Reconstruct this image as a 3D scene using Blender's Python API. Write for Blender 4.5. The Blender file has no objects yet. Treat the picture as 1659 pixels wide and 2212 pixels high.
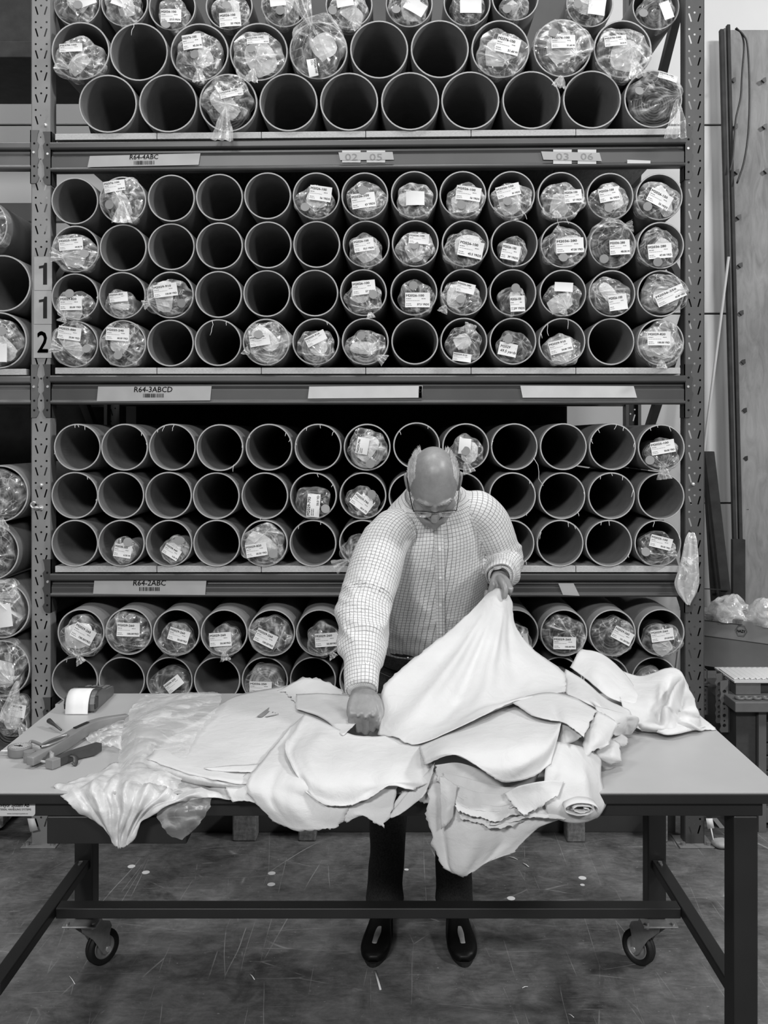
import bpy, math, random
import numpy as np
from mathutils import Vector, Matrix, noise, kdtree, geometry

# ---------------------------------------------------------------- camera, world, lights, exposure
FPX, VX, VY, CH = 2070.0, 845.0, 945.0, 1.76      # focal length, vanishing point (px of the 1659x2212 frame), eye height
SC = bpy.context.scene
COL = SC.collection
cam_d = bpy.data.cameras.new('camera'); cam = bpy.data.objects.new('camera', cam_d); COL.objects.link(cam)
cam.location = (0, 0, CH); cam.rotation_euler = (math.pi/2, 0, 0)
cam_d.sensor_fit = 'VERTICAL'; cam_d.sensor_height = 36.0; cam_d.lens = FPX/2212*36.0
cam_d.shift_x = (829.5-VX)/2212; cam_d.shift_y = -(1106-VY)/2212
cam_d.clip_start = 0.05; cam_d.clip_end = 60
SC.camera = cam
world = bpy.data.worlds.new('world'); SC.world = world; world.use_nodes = True
world.node_tree.nodes['Background'].inputs[0].default_value = (1, 1, 1, 1)
world.node_tree.nodes['Background'].inputs[1].default_value = 0.012
SC.view_settings.view_transform = 'Standard'; SC.view_settings.look = 'None'
SC.view_settings.gamma = 1; SC.view_settings.use_curve_mapping = False
SC.view_settings.exposure = -0.22
SC.render.film_transparent = False

def area_light(name, loc, tgt, sx, sy, power):
    d = bpy.data.lights.new(name, 'AREA'); d.shape = 'RECTANGLE'; d.size = sx; d.size_y = sy; d.energy = power
    o = bpy.data.objects.new(name, d); COL.objects.link(o); o.location = loc
    o.rotation_euler = (Vector(tgt)-Vector(loc)).to_track_quat('-Z', 'Y').to_euler()
    return o
# high-bay lamps of the aisle: a row above the table and a row further back, plus one added to light the wall
area_light('bay_lamp', (0.15, 2.75, 7.6), (0.15, 2.9, 0), 1.3, 0.6, 140)
area_light('bay_lamp', (-2.9, 2.6, 7.6), (-2.5, 3.0, 0), 1.3, 0.6, 125)
area_light('bay_lamp', (5.4, 1.2, 5.4), (2.4, 6.0, 1.2), 1.1, 0.5, 320)  # added lamp at the right, aimed at the back wall to brighten it
area_light('bay_lamp', (-1.7, -3.5, 4.6), (-0.5, 2.8, 0.9), 1.3, 0.6, 310)
area_light('bay_lamp', (2.2, -3.5, 4.6), (0.8, 2.8, 0.9), 1.3, 0.6, 155)

# ---------------------------------------------------------------- coordinates measured on the photograph
def P(px, py, Y):
    s = FPX/Y
    return Vector(((px-VX)/s, Y, CH-(py-VY)/s))
TZ = 0.90                                         # height of the table top
def T(px, py, h=0.0):                             # a point at height h above the table top
    Y = FPX*(CH-TZ-h)/(py-VY)
    return P(px, py, Y)
def FL(px, py):                                   # a point on the floor
    return P(px, py, FPX*CH/(py-VY))
RY = 4.14                                         # front plane of the rack

def lin(v):
    v /= 255.0
    return v/12.92 if v <= .04045 else ((v+.055)/1.055)**2.4

# ---------------------------------------------------------------- materials (all grey: a black and white photograph)
def nmat(name):
    m = bpy.data.materials.new(name); m.use_nodes = True
    nt = m.node_tree
    return m, nt, nt.nodes['Principled BSDF']
def tex_coord(nt, kind='Object'):
    return nt.nodes.new('ShaderNodeTexCoord').outputs[kind]
def ramp(nt, src, stops):
    r = nt.nodes.new('ShaderNodeValToRGB')
    while len(r.color_ramp.elements) < len(stops): r.color_ramp.elements.new(0.5)
    for e, (p, v) in zip(r.color_ramp.elements, stops):
        e.position = p; e.color = (v, v, v, 1)
    nt.links.new(src, r.inputs[0]); return r.outputs[0]
def noise_tex(nt, vec, scale, detail=4, rough=.55, dist=0):
    n = nt.nodes.new('ShaderNodeTexNoise'); n.inputs['Scale'].default_value = scale
    n.inputs['Detail'].default_value = detail; n.inputs['Roughness'].default_value = rough
    n.inputs['Distortion'].default_value = dist
    if vec is not None: nt.links.new(vec, n.inputs['Vector'])
    return n.outputs[0]
def mapping(nt, vec, scale=(1, 1, 1), rot=(0, 0, 0)):
    n = nt.nodes.new('ShaderNodeMapping'); n.inputs['Scale'].default_value = scale; n.inputs['Rotation'].default_value = rot
    nt.links.new(vec, n.inputs['Vector']); return n.outputs[0]
def bump(nt, bs, h, strength, dist=.002):
    b = nt.nodes.new('ShaderNodeBump'); b.inputs['Strength'].default_value = strength; b.inputs['Distance'].default_value = dist
    nt.links.new(h, b.inputs['Height']); nt.links.new(b.outputs[0], bs.inputs['Normal'])
def math_n(nt, op, a, b=None, c=None):
    n = nt.nodes.new('ShaderNodeMath'); n.operation = op
    for i, v in enumerate((a, b, c)):
        if v is None: continue
        if isinstance(v, (int, float)): n.inputs[i].default_value = v
        else: nt.links.new(v, n.inputs[i])
    return n.outputs[0]
def mixc(nt, fac, a, b):
    n = nt.nodes.new('ShaderNodeMix'); n.data_type = 'RGBA'
    for s, v in (('Factor', fac), ('A', a), ('B', b)):
        i = [k for k in n.inputs if k.name == s and (s == 'Factor' and k.type == 'VALUE' or s != 'Factor' and k.type == 'RGBA')][0]
        if isinstance(v, (int, float)):
            i.default_value = v if s == 'Factor' else (v, v, v, 1)
        else: nt.links.new(v, i)
    return [k for k in n.outputs if k.type == 'RGBA'][0]
def plain(name, a, rough=.6, spec=.5, metal=0, var=.12, scale=30, bmp=0, kind='Object', clear=0):
    m, nt, bs = nmat(name)
    bs.inputs['Roughness'].default_value = rough; bs.inputs['Metallic'].default_value = metal
    bs.inputs['Specular IOR Level'].default_value = spec; bs.inputs['Coat Weight'].default_value = clear
    n = noise_tex(nt, tex_coord(nt, kind), scale, 5)
    c = ramp(nt, n, [(.25, a*(1-var)), (.75, a*(1+var))])
    nt.links.new(c, bs.inputs['Base Color'])
    if bmp: bump(nt, bs, n, bmp)
    return m
M = {}
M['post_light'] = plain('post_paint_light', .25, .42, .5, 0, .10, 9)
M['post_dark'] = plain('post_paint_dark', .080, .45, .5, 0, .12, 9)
M['beam'] = plain('beam_paint', .060, .38, .5, 0, .14, 5)
M['beam_left'] = plain('beam_paint_left', .12, .40, .5, 0, .14, 5)
M['zinc'] = plain('zinc_plate', .42, .38, .5, .7, .2, 40)
M['bolt'] = plain('bolt_steel', .75, .3, .5, .6, .05, 40)
M['card'] = plain('tube_cardboard', .17, .75, .25, 0, .12, 14, .05)
M['card_edge'] = plain('cut_cardboard_edge', .44, .8, .2, 0, .12, 60)
M['hole'] = plain('dark_void', .01, .9, .1)
M['black'] = plain('black_plastic', .018, .42, .5, 0, .2, 50)
M['dkgrey'] = plain('dark_grey_plastic', .055, .4, .5, 0, .15, 50)
M['grey'] = plain('grey_paint', .13, .42, .5, 0, .12, 20)
M['mid'] = plain('mid_grey_metal', .22, .4, .5, 0, .15, 12)
M['paper'] = plain('white_paper', .82, .7, .2, 0, .03, 30)
M['tape'] = plain('grey_label_tape', .40, .45, .4, 0, .06, 14)
M['tape2'] = plain('pale_label_tape', .58, .45, .4, 0, .05, 14)
M['ink'] = plain('black_ink', .015, .6, .2, 0, .05, 30)
M['ink_soft'] = plain('faded_ink', .26, .6, .2, 0, .05, 30)
M['sticker'] = plain('round_sticker_paper', .27, .6, .3, 0, .05, 30)
M['thread'] = plain('frayed_paper_strand', .75, .8, .1, 0, .05, 30)
M['roll'] = plain('rolled_dark_leather', .045, .5, .4, 0, .4, 22, .1)
M['roll_pale'] = plain('rolled_pale_leather', .30, .6, .3, 0, .25, 22, .1)
M['skin'] = None
M['rubber'] = plain('black_rubber', .012, .6, .4, 0, .2, 40)
M['table_frame'] = plain('table_frame_paint', .017, .42, .5, 0, .18, 6, .02)
M['block'] = plain('rough_wood_block', .20, .85, .2, 0, .5, 60, .4)
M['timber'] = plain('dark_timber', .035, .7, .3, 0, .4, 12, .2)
M['tray'] = plain('bent_sheet_metal', .34, .33, .5, .25, .10, 7)
M['shade_grey'] = plain('shaded_wall_grey', .10, .7, .3, 0, .15, 3)  # tone of the shaded wall, for the tallest added sheet
M['tissue'] = plain('crumpled_tissue_paper', .66, .7, .2, 0, .12, 40, .2)
M['print'] = plain('small_print_ink', .10, .6, .2, 0, .05, 30)

# chipboard
m, nt, bs = nmat('chipboard'); bs.inputs['Roughness'].default_value = .75
tc = tex_coord(nt)
n = noise_tex(nt, mapping(nt, tc, (30, 8, 160)), 3, 6, .7)
nt.links.new(ramp(nt, n, [(.3, .34), (.7, .62)]), bs.inputs['Base Color']); bump(nt, bs, n, .15)
M['chip'] = m
# table laminate
m, nt, bs = nmat('table_laminate'); bs.inputs['Roughness'].default_value = .38
n = noise_tex(nt, tex_coord(nt), 2.2, 6, .6)
nt.links.new(ramp(nt, n, [(.3, .40), (.7, .46)]), bs.inputs['Base Color'])
n2 = noise_tex(nt, tex_coord(nt), 260, 2); bump(nt, bs, n2, .05, .0005)
M['laminate'] = m
# leather: soft matt white hide with faint grain and broad tone changes
m, nt, bs = nmat('white_leather'); bs.inputs['Roughness'].default_value = .52; bs.inputs['Specular IOR Level'].default_value = .3
tc = tex_coord(nt)
n = noise_tex(nt, tc, 5, 5, .6)
nt.links.new(ramp(nt, n, [(.3, .60), (.7, .69)]), bs.inputs['Base Color'])
g = noise_tex(nt, tc, 420, 3); w = noise_tex(nt, tc, 24, 4, .55, .6)
bump(nt, bs, math_n(nt, 'ADD', math_n(nt, 'MULTIPLY', g, .10), w), .45, .006)
M['leather'] = m
# suede under side, a little greyer
m, nt, bs = nmat('leather_flesh_side'); bs.inputs['Roughness'].default_value = .85; bs.inputs['Specular IOR Level'].default_value = .15
tc = tex_coord(nt); n = noise_tex(nt, tc, 60, 5, .7)
nt.links.new(ramp(nt, n, [(.3, .50), (.7, .66)]), bs.inputs['Base Color']); bump(nt, bs, n, .2)
M['suede'] = m
# fibre wrap / milky bag
m, nt, bs = nmat('milky_film'); bs.inputs['Roughness'].default_value = .35
tc = tex_coord(nt); n = noise_tex(nt, tc, 18, 5, .6, 1.2)
nt.links.new(ramp(nt, n, [(.3, .50), (.7, .68)]), bs.inputs['Base Color']); bump(nt, bs, n, .5, .006)
bs.inputs['Transmission Weight'].default_value = 0.0
M['milky'] = m
# clear polythene: transparent where smooth, white along creases as whitening and painted highlights, glossy everywhere
def film(name, base, kc, kl, kb, rough=.11, trans=.95):
    m, nt, bs = nmat(name)
    bs.inputs['Base Color'].default_value = (.92, .92, .92, 1); bs.inputs['Roughness'].default_value = rough
    bs.inputs['Specular IOR Level'].default_value = .9
    tr = nt.nodes.new('ShaderNodeBsdfTransparent'); tr.inputs[0].default_value = (trans, trans, trans, 1)
    mx = nt.nodes.new('ShaderNodeMixShader')
    tc = tex_coord(nt)
    at = nt.nodes.new('ShaderNodeAttribute'); at.attribute_name = 'crease'
    d = nt.nodes.new('ShaderNodeVectorMath'); d.operation = 'MULTIPLY_ADD'; d.inputs[1].default_value = (.022, .022, .022)
    nn = nt.nodes.new('ShaderNodeTexNoise'); nn.inputs['Scale'].default_value = 16; nt.links.new(tc, nn.inputs['Vector'])
    nt.links.new(nn.outputs['Color'], d.inputs[0]); nt.links.new(tc, d.inputs[2])
    v = nt.nodes.new('ShaderNodeTexVoronoi'); v.feature = 'DISTANCE_TO_EDGE'; v.inputs['Scale'].default_value = 24
    nt.links.new(d.outputs[0], v.inputs['Vector'])
    ln = ramp(nt, v.outputs['Distance'], [(0, 1), (.018, .6), (.05, 0)])
    ln = math_n(nt, 'MULTIPLY', ln, ramp(nt, noise_tex(nt, tc, 13, 3), [(.46, 0), (.56, 1)]))
    bl = ramp(nt, noise_tex(nt, tc, 11, 4, .6, 1.5), [(.52, 0), (.64, 1)])
    lw = nt.nodes.new('ShaderNodeLayerWeight'); lw.inputs[0].default_value = .3
    f = math_n(nt, 'MULTIPLY_ADD', at.outputs['Fac'], kc, base)
    f = math_n(nt, 'MULTIPLY_ADD', ln, kl, f); f = math_n(nt, 'MULTIPLY_ADD', bl, kb, f)
    f = math_n(nt, 'MULTIPLY_ADD', lw.outputs['Facing'], .22, f)
    f.node.use_clamp = True
    nt.links.new(f, mx.inputs[0]); nt.links.new(tr.outputs[0], mx.inputs[1]); nt.links.new(bs.outputs[0], mx.inputs[2])
    nt.links.new(mx.outputs[0], nt.nodes['Material Output'].inputs[0])
    bump(nt, bs, v.outputs['Distance'], .5, .01)
    return m
M['film'] = film('clear_film', .03, .60, .30, .20)
M['film_mid'] = film('hazy_film', .06, .70, .35, .45)
M['film_white'] = film('whitish_film', .10, .70, .3, .80)
M['film_flat'] = film('thick_clear_film', .10, .22, .03, .20, .24)
# concrete floor with scuffs and scratches
m, nt, bs = nmat('concrete_floor'); bs.inputs['Roughness'].default_value = .62
tc = tex_coord(nt)
a = noise_tex(nt, tc, 1.1, 3, .6, .4); b = noise_tex(nt, tc, 9, 7, .72, .5); e = noise_tex(nt, mapping(nt, tc, (5, 16, 1)), 4, 6, .75)
mixn = math_n(nt, 'ADD', math_n(nt, 'MULTIPLY', a, .40), math_n(nt, 'ADD', math_n(nt, 'MULTIPLY', b, .38), math_n(nt, 'MULTIPLY', e, .22)))
base = ramp(nt, mixn, [(.38, .030), (.48, .105), (.55, .165), (.64, .27)])
stain = ramp(nt, noise_tex(nt, tc, 3.1, 5, .6, .8), [(.60, 1), (.70, .45)])
bm = nt.nodes.new('ShaderNodeMix'); bm.data_type = 'RGBA'; bm.blend_type = 'MULTIPLY'; bm.inputs[0].default_value = 1
nt.links.new(base, bm.inputs[6]); nt.links.new(stain, bm.inputs[7]); base = bm.outputs[2]
def scratch(rot, sx, sy, sc, th):
    v = nt.nodes.new('ShaderNodeTexVoronoi'); v.feature = 'DISTANCE_TO_EDGE'; v.inputs['Scale'].default_value = sc
    d = nt.nodes.new('ShaderNodeVectorMath'); d.operation = 'ADD'
    nn = nt.nodes.new('ShaderNodeTexNoise'); nn.inputs['Scale'].default_value = 1.2
    nt.links.new(tc, nn.inputs['Vector'])
    d.operation = 'MULTIPLY_ADD'; d.inputs[1].default_value = (.12, .12, .12); nt.links.new(nn.outputs['Color'], d.inputs[0]); nt.links.new(mapping(nt, tc, (sx, sy, 0.001), (0, 0, rot)), d.inputs[2])
    nt.links.new(d.outputs[0], v.inputs['Vector'])
    return ramp(nt, v.outputs['Distance'], [(0, 1), (th, 0)])
ms = None
for args, sd in (((.5, 3, .5, 1.5, .004), 6), ((1.2, .6, 4.2, 1.7, .006), 8), ((-.9, 5, .5, 1.1, .005), 7)):
    s = math_n(nt, 'MULTIPLY', scratch(*args), ramp(nt, noise_tex(nt, tc, sd*.5, 4, .6), [(.5, 0), (.62, 1)]))
    ms = s if ms is None else math_n(nt, 'MAXIMUM', ms, s)
spot = ramp(nt, noise_tex(nt, tc, 75, 3, .5), [(.69, 0), (.74, .6)])
c = mixc(nt, math_n(nt, 'MULTIPLY', math_n(nt, 'MAXIMUM', ms, spot), .62), base, .52)
nt.links.new(c, bs.inputs['Base Color']); bump(nt, bs, a, .15)
M['floor'] = m
# wall panels
m, nt, bs = nmat('wall_panel_paint'); bs.inputs['Roughness'].default_value = .55
n = noise_tex(nt, tex_coord(nt), .9, 5, .6)
nt.links.new(ramp(nt, n, [(.3, .58), (.7, .66)]), bs.inputs['Base Color'])
M['wall'] = m
# plywood sheet with vertical grain and stains
m, nt, bs = nmat('plywood'); bs.inputs['Roughness'].default_value = .7
tc = tex_coord(nt); n = noise_tex(nt, mapping(nt, tc, (7, 7, 1.6)), 2.2, 8, .65, 1.5)
n2 = noise_tex(nt, tc, 1.2, 4)
nt.links.new(ramp(nt, math_n(nt, 'ADD', math_n(nt, 'MULTIPLY', n, .5), math_n(nt, 'MULTIPLY', n2, .5)), [(.3, .11), (.5, .23), (.7, .33)]), bs.inputs['Base Color'])
M['ply'] = m
# skin
m, nt, bs = nmat('skin'); bs.inputs['Roughness'].default_value = .42; bs.inputs['Specular IOR Level'].default_value = .55
tc = tex_coord(nt); n = noise_tex(nt, tc, 70, 5, .6); n2 = noise_tex(nt, tc, 14, 4)
nt.links.new(ramp(nt, math_n(nt, 'ADD', math_n(nt, 'MULTIPLY', n, .5), math_n(nt, 'MULTIPLY', n2, .5)), [(.3, .21), (.7, .31)]), bs.inputs['Base Color'])
bump(nt, bs, noise_tex(nt, tc, 260, 3), .06, .0008)
bs.inputs['Subsurface Weight'].default_value = .08; bs.inputs['Subsurface Radius'].default_value = (.006, .006, .006)
M['skin'] = m
M['hair'] = plain('grey_hair', .52, .45, .4, 0, .25, 60)
M['frame_black'] = plain('spectacle_frame', .01, .3, .5)
m, nt, bs = nmat('spectacle_lens'); bs.inputs['Roughness'].default_value = .02
tr = nt.nodes.new('ShaderNodeBsdfTransparent'); mx = nt.nodes.new('ShaderNodeMixShader'); gl = nt.nodes.new('ShaderNodeBsdfGlossy')
gl.inputs['Roughness'].default_value = .04; mx.inputs[0].default_value = .16
nt.links.new(tr.outputs[0], mx.inputs[1]); nt.links.new(gl.outputs[0], mx.inputs[2]); nt.links.new(mx.outputs[0], nt.nodes['Material Output'].inputs[0])
M['lens'] = m
# checked shirt cloth: thin dark lines every 13 mm, drawn in the cloth's own coordinates
m, nt, bs = nmat('checked_shirt_cloth'); bs.inputs['Roughness'].default_value = .8; bs.inputs['Specular IOR Level'].default_value = .2
at = nt.nodes.new('ShaderNodeAttribute'); at.attribute_name = 'cloth'
sp = nt.nodes.new('ShaderNodeSeparateXYZ'); nt.links.new(at.outputs['Vector'], sp.inputs[0])
def line(src, pitch, w):
    f = math_n(nt, 'FRACT', math_n(nt, 'DIVIDE', src, pitch))
    d = math_n(nt, 'ABSOLUTE', math_n(nt, 'SUBTRACT', f, .5))
    return ramp(nt, d, [(0, 1), (w*.55, .85), (w, 0)])
lx = line(sp.outputs[0], .0119, .095); ly = line(sp.outputs[1], .0119, .085)
li = math_n(nt, 'MAXIMUM', lx, ly)
n = noise_tex(nt, tex_coord(nt), 90, 3)
nt.links.new(mixc(nt, math_n(nt, 'MULTIPLY', li, .8), ramp(nt, n, [(.3, .66), (.7, .75)]), .08), bs.inputs['Base Color'])
bump(nt, bs, noise_tex(nt, tex_coord(nt), 30, 4, .6), .25, .004)
M['shirt'] = m
m, nt, bs = nmat('dark_denim'); bs.inputs['Roughness'].default_value = .85
n = noise_tex(nt, tex_coord(nt), 160, 4, .7)
nt.links.new(ramp(nt, n, [(.35, .006), (.7, .034)]), bs.inputs['Base Color']); bump(nt, bs, n, .2)
M['denim'] = m
M['shoe'] = plain('black_shoe_leather', .004, .42, .16, 0, .2, 30)
# ---------------------------------------------------------------- mesh helpers
class G:
    """collects vertices and faces of one mesh"""
    def __init__(s): s.v = []; s.f = []; s.sm = []; s.at = None
    def add(s, vs, fs, smooth=True):
        o = len(s.v); s.v += [Vector(p) for p in vs]; s.f += [tuple(i+o for i in f) for f in fs]; s.sm += [smooth]*len(fs)
        return s
def wloc(o):
    p = Vector((0, 0, 0))
    while o is not None: p += o.location; o = o.parent
    return p
def mk(name, g, mat, parent=None, loc=None, bevel=0, solid=0, label=None, offset=-1):
    me = bpy.data.meshes.new(name)
    base = wloc(parent) if parent is not None else Vector((0, 0, 0))
    l = Vector(loc)-base if loc is not None else Vector((0, 0, 0))
    off = base+l
    me.from_pydata([tuple(p-off) for p in g.v], [], g.f)
    me.polygons.foreach_set('use_smooth', g.sm)
    for k in (mat if isinstance(mat, (list, tuple)) else [mat]): me.materials.append(k)
    if g.at is not None:
        a = me.attributes.new('crease', 'FLOAT', 'POINT'); a.data.foreach_set('value', np.asarray(g.at+[0.0]*(len(g.v)-len(g.at)), np.float32))
    me.update()
    o = bpy.data.objects.new(name, me); COL.objects.link(o); o.location = l
    if parent is not None: o.parent = parent
    if solid:
        md = o.modifiers.new('thickness', 'SOLIDIFY'); md.thickness = solid; md.offset = offset
        if len(me.materials) > 1: md.material_offset = 1; md.material_offset_rim = 1
    if bevel:
        md = o.modifiers.new('bevel', 'BEVEL'); md.width = bevel; md.segments = 2; md.limit_method = 'ANGLE'; md.angle_limit = .7
    if label: o['label'] = label
    return o
def empty(name, loc, label, cat, group=None):
    o = bpy.data.objects.new(name, None); COL.objects.link(o); o.location = loc; o.empty_display_size = .05
    tag(o, label, cat, group); return o
def tag(o, label, cat, group=None):
    o['label'] = label; o['category'] = cat
    if group: o['group'] = group
    return o
def copy_tree(o, parent=None):
    c = o.copy(); COL.objects.link(c); c.parent = parent
    for ch in [k for k in bpy.data.objects if k.parent == o]: copy_tree(ch, c)
    return c
def box(g, x0, x1, y0, y1, z0, z1):
    g.add([(x0, y0, z0), (x1, y0, z0), (x1, y1, z0), (x0, y1, z0), (x0, y0, z1), (x1, y0, z1), (x1, y1, z1), (x0, y1, z1)],
          [(0, 3, 2, 1), (4, 5, 6, 7), (0, 1, 5, 4), (1, 2, 6, 5), (2, 3, 7, 6), (3, 0, 4, 7)], False); return g
def obox(g, c, ax, ay, az):
    """box from its centre and three half-axes"""
    c, ax, ay, az = map(Vector, (c, ax, ay, az))
    vs = [c+ax*i+ay*j+az*k for k in (-1, 1) for i, j in ((-1, -1), (1, -1), (1, 1), (-1, 1))]
    g.add(vs, [(0, 3, 2, 1), (4, 5, 6, 7), (0, 1, 5, 4), (1, 2, 6, 5), (2, 3, 7, 6), (3, 0, 4, 7)], False); return g
def frame_of(d):
    d = Vector(d).normalized(); a = Vector((0, 0, 1)) if abs(d.z) < .9 else Vector((1, 0, 0))
    x = d.cross(a).normalized(); return x, x.cross(d).normalized()
def cyl(g, p0, p1, r0, r1=None, n=16, caps=True):
    p0, p1 = Vector(p0), Vector(p1); r1 = r0 if r1 is None else r1
    x, y = frame_of(p1-p0); cs = [(math.cos(2*math.pi*i/n), math.sin(2*math.pi*i/n)) for i in range(n)]
    g.add([p0+(x*c+y*s)*r0 for c, s in cs]+[p1+(x*c+y*s)*r1 for c, s in cs], [(i, (i+1) % n, n+(i+1) % n, n+i) for i in range(n)])
    if caps:
        g.add([p0+(x*c+y*s)*r0 for c, s in cs], [tuple(range(n))[::-1]], False)
        g.add([p1+(x*c+y*s)*r1 for c, s in cs], [tuple(range(n))], False)
    return g
def lathe(g, prof, org, axis, n=24, smooth=True):
    """prof: (radius, distance along axis)"""
    org = Vector(org); ax = Vector(axis).normalized(); x, y = frame_of(ax); vs = []; fs = []
    for r, t in prof:
        for i in range(n):
            a = 2*math.pi*i/n; vs.append(org+ax*t+(x*math.cos(a)+y*math.sin(a))*r)
    for k in range(len(prof)-1):
        for i in range(n):
            j = (i+1) % n; fs.append((k*n+i, k*n+j, (k+1)*n+j, (k+1)*n+i))
    g.add(vs, fs, smooth); return g
def sweep(g, pts, rad, n=8, flat=None, up=None, caps=True, smooth=True):
    """tube along points; rad number/list; flat=(a,b) squashes the section"""
    pts = [Vector(p) for p in pts]; N = len(pts); rad = [rad]*N if isinstance(rad, (int, float)) else list(rad)
    fa, fb = flat or (1, 1); vs = []; fs = []; x = None
    for i, p in enumerate(pts):
        d = (pts[min(i+1, N-1)]-pts[max(i-1, 0)]).normalized()
        if x is None:
            x = d.cross(Vector(up)).normalized() if up is not None else frame_of(d)[0]
        x = (x-d*x.dot(d)).normalized(); y = x.cross(d).normalized()
        for k in range(n):
            a = 2*math.pi*(k+.5)/n; vs.append(p+(x*math.cos(a)*fa+y*math.sin(a)*fb)*rad[i])
    for i in range(N-1):
        for k in range(n):
            j = (k+1) % n; fs.append((i*n+k, i*n+j, (i+1)*n+j, (i+1)*n+k))
    if caps: fs += [tuple(range(n))[::-1], tuple(range((N-1)*n, N*n))]
    g.add(vs, fs, smooth); return g
def crspline(pts, m):
    """Catmull-Rom through the points, m samples per span"""
    p = [np.array(q, float) for q in pts]; p = [2*p[0]-p[1]]+p+[2*p[-1]-p[-2]]; out = []
    for i in range(1, len(p)-2):
        for k in range(m):
            t = k/m
            out.append(.5*((2*p[i])+(-p[i-1]+p[i+1])*t+(2*p[i-1]-5*p[i]+4*p[i+1]-p[i+2])*t*t+(-p[i-1]+3*p[i]-3*p[i+1]+p[i+2])*t**3))
    out.append(p[-2]); return np.array(out)
def ellipsoid(g, c, ax, ay, az, nu=16, nv=10):
    c, ax, ay, az = map(Vector, (c, ax, ay, az)); vs = [c-az]; fs = []
    for j in range(1, nv):
        t = math.pi*j/nv
        for i in range(nu):
            a = 2*math.pi*i/nu; vs.append(c+(ax*math.cos(a)+ay*math.sin(a))*math.sin(t)-az*math.cos(t))
    vs.append(c+az); L = len(vs)-1
    for i in range(nu): fs.append((0, 1+(i+1) % nu, 1+i))
    for j in range(nv-2):
        for i in range(nu):
            a = 1+j*nu+i; b = 1+j*nu+(i+1) % nu; fs.append((a, b, b+nu, a+nu))
    for i in range(nu): fs.append((L, L-nu+i, L-nu+(i+1) % nu))
    g.add(vs, fs); return g
def plate(g, outline, holes, to3d):
    """flat sheet with holes; outline and holes are 2-D loops"""
    loops = [[Vector((x, y, 0)) for x, y in l] for l in [outline]+holes]
    tri = geometry.tessellate_polygon(loops); flat = [p for l in loops for p in l]
    g.add([to3d(p.x, p.y) for p in flat], [tuple(t) for t in tri], False); return g
def circ(x, y, r, n=10): return [(x+r*math.cos(2*math.pi*i/n), y+r*math.sin(2*math.pi*i/n)) for i in range(n)]
def prism(g, outline, to3d, d):
    """extruded outline: to3d(x,y) plus the vector d"""
    d = Vector(d); n = len(outline); a = [Vector(to3d(x, y)) for x, y in outline]; b = [p+d for p in a]
    tri = geometry.tessellate_polygon([[Vector((x, y, 0)) for x, y in outline]])
    g.add(a, [tuple(t) for t in tri], False); g.add(b, [tuple(t)[::-1] for t in tri], False)
    g.add(a+b, [(i, (i+1) % n, n+(i+1) % n, n+i) for i in range(n)], False); return g
_txt = {}
def text_mesh(s, bold=0.0, shear=0.0):
    """vertices (x,y) and faces of a line of lettering, size 1"""
    k = (s, bold, shear)
    if k not in _txt:
        cu = bpy.data.curves.new('t', 'FONT'); cu.body = s; cu.size = 1; cu.resolution_u = 2; cu.offset = bold; cu.shear = shear
        o = bpy.data.objects.new('t', cu); COL.objects.link(o)
        bpy.context.view_layer.update()
        me = bpy.data.meshes.new_from_object(o.evaluated_get(bpy.context.evaluated_depsgraph_get()))
        v = [(p.co.x, p.co.y) for p in me.vertices]; f = [tuple(p.vertices) for p in me.polygons]
        bpy.data.objects.remove(o); bpy.data.curves.remove(cu); bpy.data.meshes.remove(me)
        x0 = min(p[0] for p in v); x1 = max(p[0] for p in v)
        _txt[k] = ([(p[0]-x0, p[1]) for p in v], f, x1-x0)
    return _txt[k]
def put_text(g, s, to3d, x, y, h=None, w=None, bold=0.0, shear=0.0, align=0):
    """lettering of cap height h (or fitted to width w) at (x, y) of a sheet given by to3d"""
    if not s.strip(): return
    v, f, W = text_mesh(s, 0.0, shear)
    sy = h/.73 if h else w/W
    sx = w/W if w else sy
    xo = x-align*W*sx
    for e in ((-bold, 0), (bold, 0), (0, bold), (0, -bold)) if bold else ((0, 0),):   # strokes thickened by overlapping copies
        g.add([to3d(xo+(p[0]+e[0])*sx, y+(p[1]+e[1])*sy) for p in v], f, False)
def bars(g, to3d, x, y, w, h, rnd):
    """a line of print too small to read"""
    q = x
    while q < x+w:
        l = min(rnd.uniform(.004, .010), x+w-q)
        g.add([to3d(q, y), to3d(q+l, y), to3d(q+l, y+h), to3d(q, y+h)], [(0, 1, 2, 3)], False); q += l+.0015
def nz(x, y, z, s, sd=0): return noise.noise(Vector((x*s+sd*7.3, y*s-sd*3.1, z*s+sd*1.7)))
def rid(v): return (1-abs(v))**2
# ---------------------------------------------------------------- setting: floor and back wall
g = G(); box(g, -6, 6, -5, 6.4, -.1, 0)
o = mk('floor', g, M['floor']); o['kind'] = 'structure'
g = G(); box(g, -6, 6, 6.215, 6.35, 0, 5.4)
wall = mk('wall_back', g, M['beam']); wall['kind'] = 'structure'
zs = [0, .12, 1.335, 2.56, 3.78, 5.0, 5.4]; xs = [-6, -3, 0, 3, 6]
for a, b in zip(zs, zs[1:]):
    for c, d in zip(xs, xs[1:]):
        g = G(); box(g, c+.004, d-.004, 6.195, 6.216, a+.006, b-.006); mk('wall_panel', g, M['wall'], wall, bevel=.003)

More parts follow.
